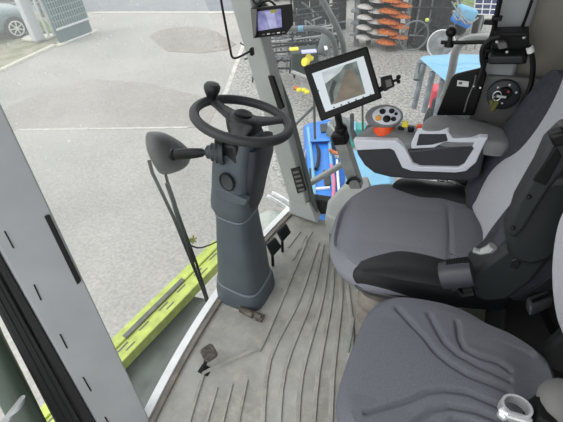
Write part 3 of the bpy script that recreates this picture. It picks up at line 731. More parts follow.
# post with black ball joint
t = thing('terminal_post', 'square silver post carrying the terminal, rising from the grey seat console', 'post', U(353, 184, y=1.46))
a0_, a1_ = U(341, 139, y=1.44), U(357, 186, y=1.47)
ax = (a0_ - a1_).normalized(); sx = ax.cross(Vector((0, 1, 0))).normalized(); sy = ax.cross(sx)
R_ = Matrix((sx, sy, ax)).transposed()
b = B(); b.box((a0_ + a1_) / 2, (.055, .045, (a0_ - a1_).length), R_); obj('upright', b, 'galv', t, bevel=.005)
b = B(); b.box(a0_ + ax * .01, (.062, .055, .05), R_); obj('socket', b, 'black', t, bevel=.008)
b = B(); b.ball(U(341, 129, y=1.41), .026); b.tube([U(341, 132, y=1.42), U(338, 116, y=1.36)], .014, 10); obj('ball_joint', b, 'black', t)
b = B(); b.tube([U(352, 115, y=1.38), U(352, 130, y=1.46), U(356, 140, y=1.48)], [.008, .016], 8); obj('brace', b, 'greysteel', t)
b = B(); b.box(U(332, 126, y=1.42), (.012, .012, .045), rotm('Y', -40)); obj('white_tag', b, 'label', t, bevel=.002)

# ================================================================== DRIVER SEAT
sr = math.radians(9); SC = Vector((-.09, 1.13, 0)); sa = Vector((math.cos(sr), math.sin(sr), 0)); sf = Vector((-math.sin(sr), math.cos(sr), 0))
def ST(u, v, w): return SC + sa * u + sf * v + up * w
seat = thing('driver_seat', 'grey fabric driver seat with black leather bolsters on a rubber bellows base', 'seat', (-.08, 1.13, 0))
out = spl2([(-.275, -.05), (-.27, .08), (-.22, .20), (-.13, .265), (.05, .27), (.22, .25), (.29, .18), (.30, 0), (.28, -.18), (.2, -.25), (.05, -.262), (-.12, -.262), (-.21, -.22), (-.262, -.14)], 6)
def hf(u, v):
    h = .012 * min(1, max(0, (abs(v) - .1) / .1)) - .02 * max(0, (u - .1)) / .2
    h -= .007 * math.exp(-((u - .13) / .006) ** 2) * (abs(v) < .16)
    h -= .03 * max(0, (-u - .17) / .1) ** 2
    return h
obj('seat_cushion', padmesh(out, ST, .49, .585, .02, .045, hf, 36, .95), 'fabric', seat)
for s, u0 in ((-1, -.165), (1, -.09)):
    i_ = .085 if s < 0 else 0; j_ = .02 if s < 0 else 0
    o_ = spl2([(u0, s * .245), (u0, s * .215), (u0 + .02, s * (.19 - i_ * .45)), (u0 + .10, s * (.155 - i_)), (.12, s * (.17 - i_)), (.28, s * .185), (.31, s * .23), (.24, s * (.275 - j_)), (0, s * (.285 - j_)), (u0 + .03, s * (.278 - j_))], 5)
    obj('side_bolster', padmesh(o_, ST, .515, .60 if s > 0 else .60, .02, .035, lambda u, v: .012 * (v * s - .2) / .08, 14, .98), 'leather', seat)
# underside pan
b = B(); b.loft([[ST(u * s, v * s, w) for u, v in out[::3]] for s, w in ((.72, .42), (.85, .46), (.9, .50))]); obj('seat_pan', b, 'plastic', seat)
bel = B(); rr = []
for k in range(13):
    w = .06 + k * .024; s = .165 + (.022 if k % 4 < 2 else -.008)
    rr.append(sect(ST(.03, .02, w), sa, sf, s, s * .95, 5, 36))
bel.loft(rr); obj('suspension_bellows', bel, 'dusty', seat)
b = B(); b.loft([sect(ST(.06, .02, w), sa, sf, .19, .19, 6, 24) for w in (0, .06)]); obj('base_plate', b, 'dusty', seat, bevel=.008)
# backrest in its own tilted frame
bt_ = math.radians(17); BO = (.27, 0, .56)
def BT(h, v, d):  # h up the back, v far side, d towards the sitter
    u = BO[0] + h * math.sin(bt_) - d * math.cos(bt_); w = BO[2] + h * math.cos(bt_) + d * math.sin(bt_); return ST(u, v, w)
bo = spl2([(0, -.17), (.02, .0), (0, .17), (.10, .215), (.3, .225), (.5, .215), (.62, .17), (.68, .0), (.62, -.17), (.5, -.215), (.3, -.225), (.10, -.215)], 6)
def hb2_(h, v): return .03 * min(1, (abs(v) / .2) ** 2) + .015 * math.exp(-((h - .18) / .12) ** 2)
obj('backrest', padmesh(bo, BT, -.05, .05, .01, .04, hb2_, 30, .95), 'fabriclight', seat)
for s in (-1, 1):
    q_ = .0 if s > 0 else .03
    bo2 = spl2([(-.02, s * .16), (.12, s * (.135 - q_)), (.3, s * (.12 - q_)), (.44, s * (.14 - q_)), (.54, s * .19), (.54, s * .24), (.45, s * .262), (.25, s * .266), (.05, s * .25), (-.03, s * .2)], 5)
    obj('backrest_bolster', padmesh(bo2, BT, -.04, .075 if s > 0 else .10, .015, .035, lambda h, v: .03 * max(0, (v * s - .15) / .1) , 14, .95), 'fabricdark', seat)
bs = B(); bs.loft([[BT(h, v, d) for h, v in [(p[0] * 1.02, p[1] * s) for p in bo[::2]]] for d, s in ((-.13, .9), (-.10, 1.06), (-.03, 1.2))]); obj('backrest_shell', bs, 'plastic', seat)
# near-side covers, hinge and belt guide
def UV(l, v):
    o = Vector((0, 0, H)); out_ = []
    for a, c_ in l:
        R = ray(a, c_); s = ((SC + sf * v - o).dot(sf)) / R.dot(sf); out_.append(o + R * s)
    return out_
def SPX(l, v, th_): return B().prism(UV(l, v), sf * th_)
obj('hinge_cover', SPX([(468, 292), (470, 276), (488, 262), (505, 250), (524, 236), (548, 238), (550, 262), (534, 282), (508, 301), (484, 303)], -.285, .10), 'hinge', seat, bevel=.015, seg=3)
obj('cover_cap', SPX([(511, 261), (517, 259), (521, 264), (517, 270), (511, 268)], -.289, .01), 'leather', seat, bevel=.002)
obj('side_lobe', SPX([(508, 256), (506, 236), (518, 212), (532, 190), (552, 178), (580, 178), (580, 238), (552, 262), (532, 268), (516, 264)], -.30, .08), 'hinge', seat, bevel=.02, seg=3)
bg = obj('belt_guide', SPX([(507, 234), (516, 204), (537, 168), (547, 146), (566, 128), (580, 132), (575, 160), (549, 192), (524, 231), (514, 240)], -.315, .05), 'hinge', seat, bevel=.01, seg=3)
obj('guide_slot', SPX([(556, 147), (562, 157), (546, 186), (533, 181)], -.319, .01), 'black', bg, bevel=.002)
for q_ in ((529, 197), (513, 228)): obj('guide_bolt', B().ball(UV([q_], -.317)[0], .005), 'black', bg)
obj('guide_loop', SPX([(549, 137), (566, 132), (570, 146), (554, 148)], -.33, .03), 'black', bg, bevel=.006)
obj('recline_lever', B().tube(UV([(474, 250), (480, 252), (490, 249), (493, 246)], -.29), [.008, .012, .012], 8), 'galv', seat)
ra, rb__ = UV([(440, 276), (474, 272)], -.31)
rl = obj('adjuster_roller', B().lathe([(.02, 0), (.036, .004), (.038, .02), (.038, (rb__ - ra).length - .02), (.036, (rb__ - ra).length - .004), (.02, (rb__ - ra).length)], ra, rb__ - ra, 24), 'columndark', seat)
b = B()
for k in range(9): b.box(ra.lerp(rb__, .12 + k * .07) + Vector((0, .012, .037)), (.007, .02, .012), Matrix.Rotation(sr, 3, 'Z'))
obj('roller_comb', b, 'black', rl)
b = B(); b.tube(UV([(455, 288), (462, 294), (474, 292)], -.30), .012, 8); obj('roller_bracket', b, 'black', seat)

# front pedestal box of the console, black bracket
t = thing('console_pedestal', 'pale grey moulded pedestal box at the front far corner of the driver seat', 'pedestal', U(338, 215, y=1.42))
b = B()
top_ = [(348, 184), (362, 178), (352, 205), (347, 222), (327, 216), (329, 200)]
b.loft([[U(a, c_, z=.40) for a, c_ in [(346, 184), (366, 176), (372, 196), (360, 224), (345, 226), (326, 214), (330, 199)]], [U(a, c_, z=.34) for a, c_ in [(344, 184), (368, 176), (376, 200), (362, 232), (343, 232), (324.5, 221), (328, 201)]], [U(a, c_, z=.20) for a, c_ in [(344, 192), (368, 186), (376, 210), (362, 246), (343, 243), (327, 232), (329, 215)]]])
obj('body', b, 'greybox', t, bevel=.014, seg=3)
b = B(); b.loft([[U(a, c_, z=.24) for a, c_ in [(350, 200), (368, 190), (370, 240), (346, 240), (328, 228)]], [U(a, c_, z=.02) for a, c_ in [(350, 212), (368, 208), (370, 262), (350, 262), (329, 243)]]]); obj('foot', b, 'dusty', t, bevel=.01)
obj('strap', B().tube([U(347, 184, y=1.42), U(350, 179.5, y=1.43), U(357, 178.5, y=1.43), U(360, 182, y=1.42)], .008, 6, smooth=4), 'black', t)
b = B(); b.loft([[U(a, c_, z=z) for a, c_ in l] for z, l in ((.0, [(312, 214), (331, 215), (333, 208), (315, 205)]), (.09, [(312, 199), (330, 202), (331, 196), (314, 193.5)]))])
tag(obj('floor_bracket', b, 'black', bevel=.006), 'black bracket on the floor between far pillar and grey pedestal', 'bracket')

# ================================================================== ARMREST CONSOLE
cy = 1.31
def XY(l, y): return [U(a, c_, y=y) for a, c_ in l]
t = thing('control_armrest', 'dark grey control armrest with silver trim band beside the driver seat', 'armrest console', U(420, 180, y=1.4))
bod = [(354, 144), (396, 144), (403, 152), (408, 150), (440, 146), (480, 142), (486, 146), (480, 176), (472, 182), (430, 181), (390, 178), (374, 174), (364, 166), (357, 155)]
obj('body', B().prism(XY(bod, cy), (0, .17, 0)), 'plastic', t, bevel=.012, seg=3)
band = [(353, 140), (396, 141), (404, 147), (413, 164), (420, 167), (458, 168), (464, 165), (474, 149), (472, 147), (479, 137.5), (488, 138), (485, 143), (476, 163), (466, 171.5), (455, 173), (412, 171.5), (402, 168), (394, 151), (390, 149), (356, 150.5)]
bo_ = obj('trim_band', B().prism(XY(band, cy - .012), (0, .028, 0)), 'white', t, bevel=.004, seg=3)
obj('pocket', B().prism(XY([(410, 148), (478, 145), (470, 150), (463, 163), (420, 163)], cy + .002), (0, .05, 0)), 'blacksoft', t, bevel=.004)
tr = obj('tray_rim', B().prism(XY([(416, 132.5), (448, 132), (453, 138.5), (482, 138.5), (480, 143), (458, 143), (445, 142), (434, 148), (411, 149), (411, 143)], cy - .002), (0, .035, 0)), 'white', t, bevel=.004, seg=3)
obj('pocket_panel', B().prism(XY([(419, 134), (446, 134), (448, 141), (432, 145), (416, 146)], cy - .004), (0, .02, 0)), 'plastic', tr, bevel=.003)
ap = spl2([(-.02, -.03), (.02, -.058), (.17, -.06), (.25, -.05), (.27, 0), (.25, .05), (.17, .075), (.06, .075), (-.01, .05)], 5)
AO = U(429, 124, y=1.37)
def AT(u, v, w): return AO + Vector((u * 1.0, v, w - .05 * u))
obj('arm_pad', padmesh(ap, AT, -.05, .012, .008, .025, None, 12, .96), 'pad', t)
obj('pad_support', B().prism(XY([(424, 138), (482, 136), (480, 148), (430, 150)], 1.37), (0, .1, 0)), 'blacksoft', t, bevel=.004)
# dark moulded top under the joystick
tc2 = spl2([(0, -.0), (.05, -.005), (.16, -.005), (.21, .01), (.24, .07), (.20, .135), (.1, .14), (.03, .11), (-.005, .05)], 4)
TO = U(357, 143, y=cy + .008)
obj('top_cover', padmesh(tc2, lambda u, v, w: TO + Vector((u, v, w + .015 + .09 * u)), -.05, .006, .022, .012, None, 12, .97), 'pad', t)
jx = U(385, 116.5, y=1.37)
jb = B(); jb.lathe([(.036, -.075), (.040, -.055), (.034, -.02), (.026, 0)], jx + Vector((0, 0, -.012)), (0, 0, 1), 20); obj('joystick_base', jb, 'signal', t)
# joystick head: flattened egg with pale face
jn = Vector((.25, -.8, .62)).normalized(); ja = Vector((1, .3, 0)); ja = (ja - jn * ja.dot(jn)).normalized(); jb2 = jn.cross(ja)
if jb2.z < 0: jb2 = -jb2
def JP(a, c_, h=0): return jx + ja * a + jb2 * c_ + jn * h
eg = lambda s: [((.070 if math.cos(k * PI / 14) < 0 else .064) * s * math.cos(k * PI / 14), .043 * s * math.sin(k * PI / 14)) for k in range(28)]
b = B(); b.loft([[JP(a, c_, h) for a, c_ in eg(s)] for h, s in ((-.04, .5), (-.032, .85), (-.015, 1), (.004, 1), (.014, .93), (.016, .9))]); js = obj('joystick_grip', b, 'pad', t)
b = B(); b.loft([[JP(a + .006, c_, h) for a, c_ in eg(s)] for h, s in ((.010, .76), (.019, .75), (.021, .70))]); obj('face_plate', b, 'white', js)
for a, c_, r, m_ in ((-.012, .014, .011, 'black'), (.020, .016, .010, 'black'), (-.026, -.010, .011, 'signal2'), (.004, -.012, .014, 'black'), (.028, -.012, .009, 'black'), (.036, .006, .006, 'black')):
    if m_ == 'signal2': M.setdefault('signal2', mat('amber_button', (230, 160, 70), .5))
    b = B(); b.loft([[JP(a + r * s * math.cos(k * PI / 8), c_ + r * .9 * s * math.sin(k * PI / 8), h) for k in range(16)] for h, s in ((.018, 1), (.026, 1), (.028, .8))]); obj('button', b, m_, js)
# switches between joystick and pad
for k, (a, c_, m_) in enumerate(((420, 127, 'signal'), (405, 124, 'yellow'), (411, 129, 'black'), (428, 128, 'galv'), (401, 129, 'black'))):
    b = B(); b.box(U(a, c_, y=1.38), (.022, .02, .02), rotm('Z', 10)); obj('switch', b, m_, t, bevel=.004)
# wiring under the console, behind the far bolster
wb_ = B()
for k in range(14):
    x0 = random.uniform(432, 470); y0 = random.uniform(180, 186)
    p = [U(x0, y0, y=1.50)]; 
    for q in range(4): p.append(p[-1] + Vector((random.uniform(.0, .06), random.uniform(-.02, .02), random.uniform(-.07, .03))))
    wb_.tube(p, .004, 5, smooth=4)
tag(obj('wiring_loom', wb_, 'black'), 'tangle of dark wires under the armrest console behind the seat', 'wiring')['kind'] = 'stuff'
b = B()
for a, c_ in ((438, 181), (446, 182), (455, 184), (463, 187)): b.ball(U(a, c_, y=1.47), .006)
b.tube([U(448, 181, y=1.47), U(456, 183, y=1.47), U(468, 190, y=1.46)], .005, 6)
tag(obj('hose_fitting', b, 'chrome'), 'small bright metal fittings under the armrest console', 'fitting')

# ================================================================== PASSENGER (BUDDY) SEAT
by0, bz = .607, .60
bud = thing('passenger_seat', 'dark grey passenger seat with moulded chevron grooves nearest the camera', 'seat', (.08, by0, 0))
def BU(u, v, w): return Vector((u, by0 + v, w))
half = [(-.148, .0), (-.145, .10), (-.135, .16), (-.105, .215), (-.055, .245), (.05, .265), (.13, .262), (.20, .238), (.28, .225), (.355, .185), (.385, .09)]
half = [(a * .9615, b_ * .9615) for a, b_ in half]; outb = spl2(half + [(.373, 0)] + [(u, -v) for u, v in half[:0:-1]], 4)
gro = []
kz = (H - bz) / (H - .45)
for L in ([(398, 305), (425, 335), (436, 350), (450, 362), (470, 374), (512, 388)], [(430, 312), (438, 327), (445, 340), (458, 352), (480, 364), (512, 376)], [(458, 320), (460, 335), (465, 346), (480, 354), (500, 359), (512, 366)]):
    q = [U(a, c_, z=bz + .015) for a, c_ in L]; g = [(p.x, p.y - by0) for p in q]; gro.append(g); gro.append([(u, -v) for u, v in g])
def hfb(u, v):
    h = 0
    dm = min(polydist((u, v), g) for g in gro)
    h -= .010 * math.exp(-(dm / .0065) ** 2)
    zone = (u > .02)
    h += .012 * max(0, min(1, (abs(v) - .12) / .08)) - .012 * math.exp(-((u - .30) / .05) ** 2) * (abs(v) < .16)
    h -= .02 * max(0, (-u - .08) / .08) ** 2
    return h
outd = []
for i in range(len(outb)):
    a, c_ = outb[i], outb[(i + 1) % len(outb)]
    for k in range(3): outd.append((a[0] + (c_[0] - a[0]) * k / 3, a[1] + (c_[1] - a[1]) * k / 3))
obj('seat_cushion', padmesh(outd, BU, .47, bz - .01, .02, .045, hfb, 64, .94), 'fabricbud', bud)
b = B(); b.loft([[BU(.1 + (u - .1) * s, v * s, w) for u, v in outb[::3]] for s, w in ((.8, .42), (.9, .48))]); obj('seat_pan', b, 'plastic', bud)
b = B(); b.loft([sect((.08, by0, w), FX, FY, r, r * .9, 5, 24) for w, r in ((0, .18), (.05, .16), (.44, .15))]); obj('seat_box', b, 'plastic', bud)
b = B(); b.tube([U(354, 318, z=.04), U(351, 336, z=.04), U(348, 352, z=.04)], .007, 6); obj('slide_rail', b, 'galv', bud)
bt2 = math.radians(-16)
def BBT(h, v, d): return Vector((.43 + h * math.sin(bt2) - d * math.cos(bt2), by0 + v, .60 + h * math.cos(bt2) + d * math.sin(bt2)))
bo3 = spl2([(0.09, -.17), (.085, .0), (0.09, .17), (.14, .225), (.3, .245), (.48, .22), (.58, .13), (.6, 0), (.58, -.13), (.48, -.22), (.3, -.245), (.14, -.225)], 6)
obj('backrest', padmesh(bo3, BBT, -.05, .05, .01, .04, lambda h, v: .045 * (abs(v) / .22) ** 3, 24, .95), 'fabriclight', bud)
obj('hinge_cover', B().prism([(.33, by0 + .20, .50), (.46, by0 + .20, .48), (.47, by0 + .20, .72), (.40, by0 + .20, .74), (.35, by0 + .20, .64)], (0, .045, 0)), 'blacksoft', bud, bevel=.01)
struct(obj('trim_6', B().box((.60, .9, .165), (.64, 1.34, .33)), 'blacksoft', bevel=.01))
# seat belt buckles
t = thing('belt_buckle', 'dark belt buckle with slotted end standing behind the driver seat hinge', 'buckle', U(533, 305, z=.5))
q = [U(a, c_, z=.64) for a, c_ in ((526, 297), (548, 288), (554, 298), (531, 308))]
bk = obj('head', B().prism(q, (.005, -.01, -.03)), 'plastic', t, bevel=.008, seg=3)
obj('slot', B().prism([U(a, c_, z=.642) for a, c_ in ((531, 300), (548, 293), (550, 296), (533, 303))], (0, 0, .001)), 'black', bk, smooth=False)
obj('stalk', B().tube([U(540, 300, z=.61), U(552, 325, z=.53), U(560, 340, z=.46)], .016, 8), 'black', t)
t = thing('belt_latch', 'shiny steel ring latch lying at the back of the passenger seat cushion', 'latch', U(516, 412, z=.625))
rc = U(515, 409, z=.645)
r1 = B(); r1.loft([[rc + Vector((.032 * k1 * math.cos(a), .026 * k1 * math.sin(a), z)) for a in [k * PI / 12 for k in range(24)]] for k1, z in ((1, -.016), (1.03, 0), (1, .016), (.82, .016), (.80, 0), (.82, -.016), (1, -.016))], cap=False)
obj('ring', r1, 'chrome', t)
obj('pin', B().tube([U(502, 411, z=.65), U(506, 414, z=.655), U(530, 421, z=.645)], .0095, 12), 'chrome', t)
obj('pin_cap', B().lathe([(.011, 0), (.015, .004), (.015, .016), (.011, .02)], U(500, 410, z=.645), (.5, -.3, 0), 16), 'chrome', t)
t = thing('belt_reel', 'dark belt anchor with rounded grey cover in the bottom right corner', 'belt anchor', (.36, .48, .56))
obj('cover', B().ball(U(565, 404, z=.66), .056, sc=(1, 1, .8)), 'panel', t)
obj('anchor', B().loft([sect(U(545, 403, z=.65) + Vector((0, -.02, -z)), FX, FY, .022 * s, .04 * s, 4, 16) for z, s in ((-.02, .8), (0, 1), (.06, 1.2))]), 'black', t)

# ================================================================== B-PILLAR CLUTTER
t = thing('electronics_module', 'black electronics module with open bracket mounted on the rear pillar', 'module', U(505, 62, y=1.5))
my = 1.50
obj('back_plate', B().prism(XY([(494, 33), (529, 32.5), (529, 53), (526, 64), (489, 64.5)], my + .02), (0, .03, 0)), 'black', t, bevel=.003)
obj('lower_tray', B().prism(XY([(489, 56), (524, 55.5), (525, 65), (488, 65)], my - .045), (0, .07, 0)), 'wheeldark', t, bevel=.008, seg=3)
obj('top_shelf', B().prism(XY([(494, 32.5), (529, 32), (529, 36.5), (494, 37)], my - .03), (0, .06, 0)), 'black', t, bevel=.003)
obj('relay_bracket', B().prism(XY([(496, 43), (506, 42), (508, 48), (499, 50)], my - .01), (0, .03, 0)), 'panel', t, bevel=.003)
for a, c_ in ((524, 37.5), (497, 42), (507, 52)): obj('bolt', B().ball(U(a, c_, y=my - .02), .005), 'chrome', t)
hs = B(); hs.tube([U(a, c_, y=1.44) for a, c_ in ((500, 37), (490, 40), (483, 48), (482, 58), (483, 68), (479, 80), (476, 90))], .008, 8, smooth=5)
tag(obj('black_hose', hs, 'black'), 'black hose looping down the left side of the electronics module', 'hose', 'black hoses')
t = thing('black_hose', 'black hose with a white collar hanging down the right side of the electronics module', 'hose', U(530, 80, y=1.46), 'black hoses')
obj('pipe', B().tube([U(a, c_, y=1.46) for a, c_ in ((528, 46), (531, 52), (533, 66), (531, 84), (524, 100), (516, 114), (508, 122))], .008, 8, smooth=5), 'black', t)
obj('collar', B().tube([U(529.5, 47, y=1.455), U(531, 52.5, y=1.455)], .0105, 10), 'label', t)
t = thing('switch_console', 'grey side panel with round ignition switch below the electronics module', 'switch panel', U(505, 120, y=1.55))
obj('plate', B().prism(XY([(487, 76), (548, 80), (560, 150), (455, 150)], 1.54), (0, .03, 0)), 'panel', t, bevel=.006)
def disc(px, py, y, r, th_, n=24): return B().lathe([(r * .9, 0), (r, .004), (r, th_)], U(px, py, y=y), (0, 1, 0), n)
obj('switch_bezel', disc(503, 96, 1.515, .052, .03), 'plastic', t)
obj('ignition_barrel', disc(505, 94, 1.505, .022, .02), 'black', t)
b = B()
for k in range(5): a = k * 1.1 + .3; obj('switch_mark', B().ball(U(505, 94, y=1.515) + Vector((.034 * math.cos(a), 0, .034 * math.sin(a))), .004), 'label', t)
obj('switch_mark', B().box(U(508.5, 91.5, y=1.505), (.006, .006, .006)), 'red', t)
t = thing('ignition_key', 'key ring with key and olive fob hanging from the ignition switch', 'key', U(495, 108, y=1.49))
kr = U(497, 96, y=1.495)
obj('ring', B().tube([kr + Vector((.013 * math.cos(k * PI / 8), 0, .017 * math.sin(k * PI / 8))) for k in range(16)], .002, 6, closed=True), 'chrome', t)
obj('blade', B().box(kr + Vector((.014, -.0, 0)), (.03, .004, .008)), 'chrome', t)
b = B(); b.box(U(494.5, 106, y=1.49), (.016, .008, .04), rotm('Y', 12)); b.box(U(491.5, 103, y=1.488), (.012, .006, .022), rotm('Y', -20)); obj('fob', b, 'key', t, bevel=.003)
t = thing('black_side_cover', 'black wedge-shaped side cover with a small white label beside the rear pillar', 'cover', U(460, 115, y=1.56))
obj('shell', B().prism(XY([(436, 116), (451, 79), (455, 75), (482, 68.5), (487, 75), (474, 116)], 1.50), (0, .02, 0)), 'black', t, bevel=.006)
obj('sticker', B().prism(XY([(457.5, 80.2), (469, 81.5), (468.3, 86.8), (456.8, 85.8)], 1.498), (0, -.0012, 0)), 'label', t, smooth=False)
b = B(); b.box(U(460.5, 83.2, y=1.496), (.011, .001, .009)); obj('sticker_mark', b, 'panel', t, smooth=False)
obj('latch_bolt', B().tube([U(473, 86, y=1.49), U(481, 88, y=1.49)], .004, 8), 'chrome', t)
obj('edge_cord', B().tube([U(476, 75, y=1.49), U(474, 84, y=1.49), U(468, 98, y=1.49), U(464, 112, y=1.49)], .003, 6, smooth=4), 'panel', t)
t = thing('gear_rod', 'thin black rod with a round black ball knob in front of the rear window', 'rod', U(460, 43, y=1.5))
obj('rod', B().tube([U(441, 42.4, y=1.5), U(462, 42.6, y=1.5), U(489, 42, y=1.5)], .0065, 8), 'black', t)
obj('ball_knob', B().ball(U(451.3, 31.8, y=1.5), .0175), 'black', t)
obj('stem', B().lathe([(.007, 0), (.008, .02), (.014, .028), (.016, .04)], U(451.2, 34, y=1.5), (0, 0, -1), 12), 'black', t)
t = thing('cable_clips', 'row of black clips holding cables on the front edge of the rear pillar', 'clips', U(490, 60, y=1.52))
obj('cable', B().tube([U(501, -4, y=1.52), U(497, 14, y=1.52), U(494, 30, y=1.52), U(487, 50, y=1.52), U(482, 74, y=1.52)], .009, 6), 'black', t)
for a, c_ in ((497, 18), (489, 22), (486, 50), (485, 60)): obj('clip', B().box(U(a, c_, y=1.515), (.03, .02, .014)), 'black', t, bevel=.003)

# ================================================================== RAILS OUTSIDE THE RIGHT WINDOW
oy = 1.95
t = thing('mirror_rail', 'bent grey tube rail with a blue band seen through the right window', 'rail', U(330, 60, y=oy))
obj('tube', B().tube([U(270, 31, y=1.6)] + [U(a, c_, y=oy) for a, c_ in ((282, 29.5), (296, 28.7), (312, 28.4), (322, 30), (330, 35), (334.5, 44), (336.5, 60), (338, 80), (341, 104))], .0135, 12, smooth=5), 'tube', t)
obj('blue_band', B().tube([U(299, 28.7, y=oy), U(304, 28.5, y=oy)], .0145, 12), 'lightblue', t)
obj('brace_tube', B().tube([U(a, c_, y=oy + .05) for a, c_ in ((316, -12), (324, 3), (336, 25), (342, 40), (344, 52), (347, 75))], .0145, 10, smooth=5), 'tube', t)
t = thing('step_handrail', 'sloping galvanised handrail outside the right window over the blue machine', 'handrail', U(325, 175, y=1.85))
obj('tube', B().tube([U(306, 185.5, y=1.80), U(325, 174.5, y=1.86), U(348, 161, y=1.95)], .019, 12), 'galv', t)
obj('thin_tube', B().tube([U(293, 127, y=1.9), U(313, 107, y=2.0), U(322, 99, y=2.05)], .008, 8), 'tube', t)
obj('thin_tube', B().tube([U(314, 96, y=2.0), U(315, 139, y=2.0)], .008, 8), 'tube', t)
obj('thin_tube', B().tube([U(362, 92, y=2.0), U(363, 134, y=2.0)], .006, 8), 'tube', t)
tag(obj('grab_hoop', B().tube([U(512, 42, y=1.64)] + [U(a, c_, y=2.1) for a, c_ in ((498, 39), (484, 38), (470, 39), (460, 44), (455, 54), (452, 70), (447, 90), (443, 110))] + [Vector((.02, 1.9, .1)), Vector((.2, 1.66, .1))], .019, 12, smooth=5), 'galv'), 'pale bent hoop rail crossing the light blue roof at right', 'hoop')

# ================================================================== MACHINES IN THE YARD (right side)
t = thing('blue_tractor', 'bright blue compact machine parked right below the side window', 'machine', U(345, 175, z=G))
def BP(l, z): return [U(a, c_, z=z) for a, c_ in l]
b = B(); b.loft([BP([(306, 124), (330, 119), (331, 150), (336, 196), (312, 210), (307, 160)], -.75), BP([(303, 126), (332, 119), (334, 152), (342, 200), (312, 216), (304, 160)], -.95), [p + Vector((0, 0, -.4)) for p in BP([(303, 126), (332, 119), (334, 152), (342, 200), (312, 216), (304, 160)], -.95)]]); obj('bonnet', b, 'blue', t, bevel=.03, seg=3)
b = B(); b.loft([BP([(311, 137), (330, 136), (331, 141), (311, 142)], -.70), BP([(311, 137), (330, 136), (331, 141), (311, 142)], -.76)]); obj('bonnet_ridge', b, 'blue', t, bevel=.01)
obj('bonnet_handle', B().tube(BP([(317, 146), (319, 152), (318, 163), (316, 169)], -.72), .018, 8, smooth=4), 'black', t)
b = B(); b.loft([BP([(348, 150), (388, 150), (392, 184), (344, 190)], -.7), BP([(346, 150), (392, 150), (396, 190), (342, 196)], -1.2)]); obj('rear_cowl', b, 'lightblue', t, bevel=.03)
b = B(); b.loft([BP([(331, 158), (347, 158), (350, 200), (334, 204)], -.85), BP([(331, 158), (347, 158), (350, 200), (334, 204)], -1.1)]); obj('side_cowl', b, 'blue', t, bevel=.02)
b = B(); b.ball(U(339, 134, z=-.75), .2, sc=(.7, 1, 1))
for l_ in ([(309, 168), (313, 167), (314, 182), (310, 184)], [(323, 170), (329, 169), (331, 184), (325, 186)], [(320, 124), (327, 123), (328, 131), (321, 132)]):
    obj('recess', B().prism(BP(l_, -.735), (0, 0, -.02)), 'darksteel', t, bevel=.004)
obj('badge_stripe', B().prism(BP([(308, 188), (330, 186), (330, 188), (308, 190)], -.735), (0, 0, -.02)), 'label', t, smooth=False)
obj('bonnet_trim', B().tube(BP([(308, 128), (312, 160), (315, 205)], -.74), .018, 8, smooth=4), 'lightblue', t)
obj('bonnet_trim', B().tube(BP([(329, 124), (330, 150), (334, 192)], -.74), .018, 8, smooth=4), 'lightblue', t)
obj('air_cleaner', b, 'tube', t)
obj('seat_hose', B().tube(BP([(330, 150), (336, 153), (346, 152)], -.7), .02, 8, smooth=4), 'orange', t)
obj('hose', B().tube(BP([(331, 165), (334, 180), (333, 198)], -.7), .015, 8, smooth=4), 'pink', t)
obj('hose', B().tube(BP([(337, 160), (338, 180), (340, 200)], -.68), .012, 8, smooth=4), 'label', t)
obj('guard', B().tube(BP([(307, 150), (302, 170), (304, 195), (312, 212)], -.8), .02, 8, smooth=4), 'galv', t)
b = B(); b.loft([BP([(300, 150), (304, 150), (306, 200), (302, 200)], -.95), BP([(300, 150), (304, 150), (306, 200), (302, 200)], -1.3)]); obj('side_panel', b, 'greysteel', t)
for (a, c_) in ((310, 200), (330, 200), (372, 170)):
    obj('tyre', B().lathe([(.15, -.1), (.33, -.1), (.36, -.05), (.36, .05), (.33, .1), (.15, .1)], Vector((U(a, c_, z=-1.3).x, U(a, c_, z=-1.3).y + .2, G + .36)), (1, .2, 0), 24), 'tyre', t)
t = thing('teal_crate', 'small teal crate on the ground behind the joystick', 'crate', U(352, 128, z=G))
b = B(); b.prism([U(a, c_, z=G + .35) for a, c_ in ((344, 122), (366, 122), (366, 129), (344, 129))], (0, 0, -.35)); obj('box', b, 'teal', t, bevel=.02)
b = B(); b.prism([U(a, c_, z=G + .40) for a, c_ in ((343, 121), (356, 121), (356, 129.5), (343, 129.5))], (0, 0, -.05)); obj('lid', b, 'lightblue', t, bevel=.01)

# light blue roofed machine
t = thing('blue_roof_tractor', 'machine with a flat light blue roof and grey-green posts at right', 'machine', U(440, 100, z=G))
rz = -.15
b = B(); rf = [(419.5, 58.5), (424, 56), (450, 54), (500, 55), (498, 70), (470, 77), (449, 83.5), (445, 81)]
b.loft([BP(rf, rz - .02), BP(rf, rz - .06)]); b2 = b
obj('roof', b2, 'lightblue', t, bevel=.015, seg=3)
b = B()
for L in ([(430, 62), (450, 66), (452, 72)], [(455, 64), (468, 62), (482, 63)], [(446, 75), (458, 68), (470, 67)]): b.tube([p + up * -.012 for p in BP(L, rz - .01)], .004, 5, smooth=3)
obj('roof_seam', b, 'blue', t)
for (a, c_, a2, c2) in ((424, 64, 414, 108), (433, 72, 424, 112), (443, 80, 436, 116), (420, 62, 417, 76)):
    p = U(a, c_, z=rz - .08); p2 = U(a2, c2, y=p.y); obj('roof_post', B().tube([p, p2], .035, 6), 'greysteel', t)
b = B(); p = U(438, 97, z=-1.0); b.box(p + Vector((.05, .25, -.1)), (.34, .25, .3), rotm('Z', 10)); obj('seat_box', b, 'red', t, bevel=.03)
obj('body', B().box(U(462, 104, z=-1.3), (.8, .9, .5)), 'darksteel', t, bevel=.05)
b = B(); b.tube([U(418, 74, z=-.3), U(417, 80, z=-.35)], .04, 8); obj('mirror', b, 'tube', t)
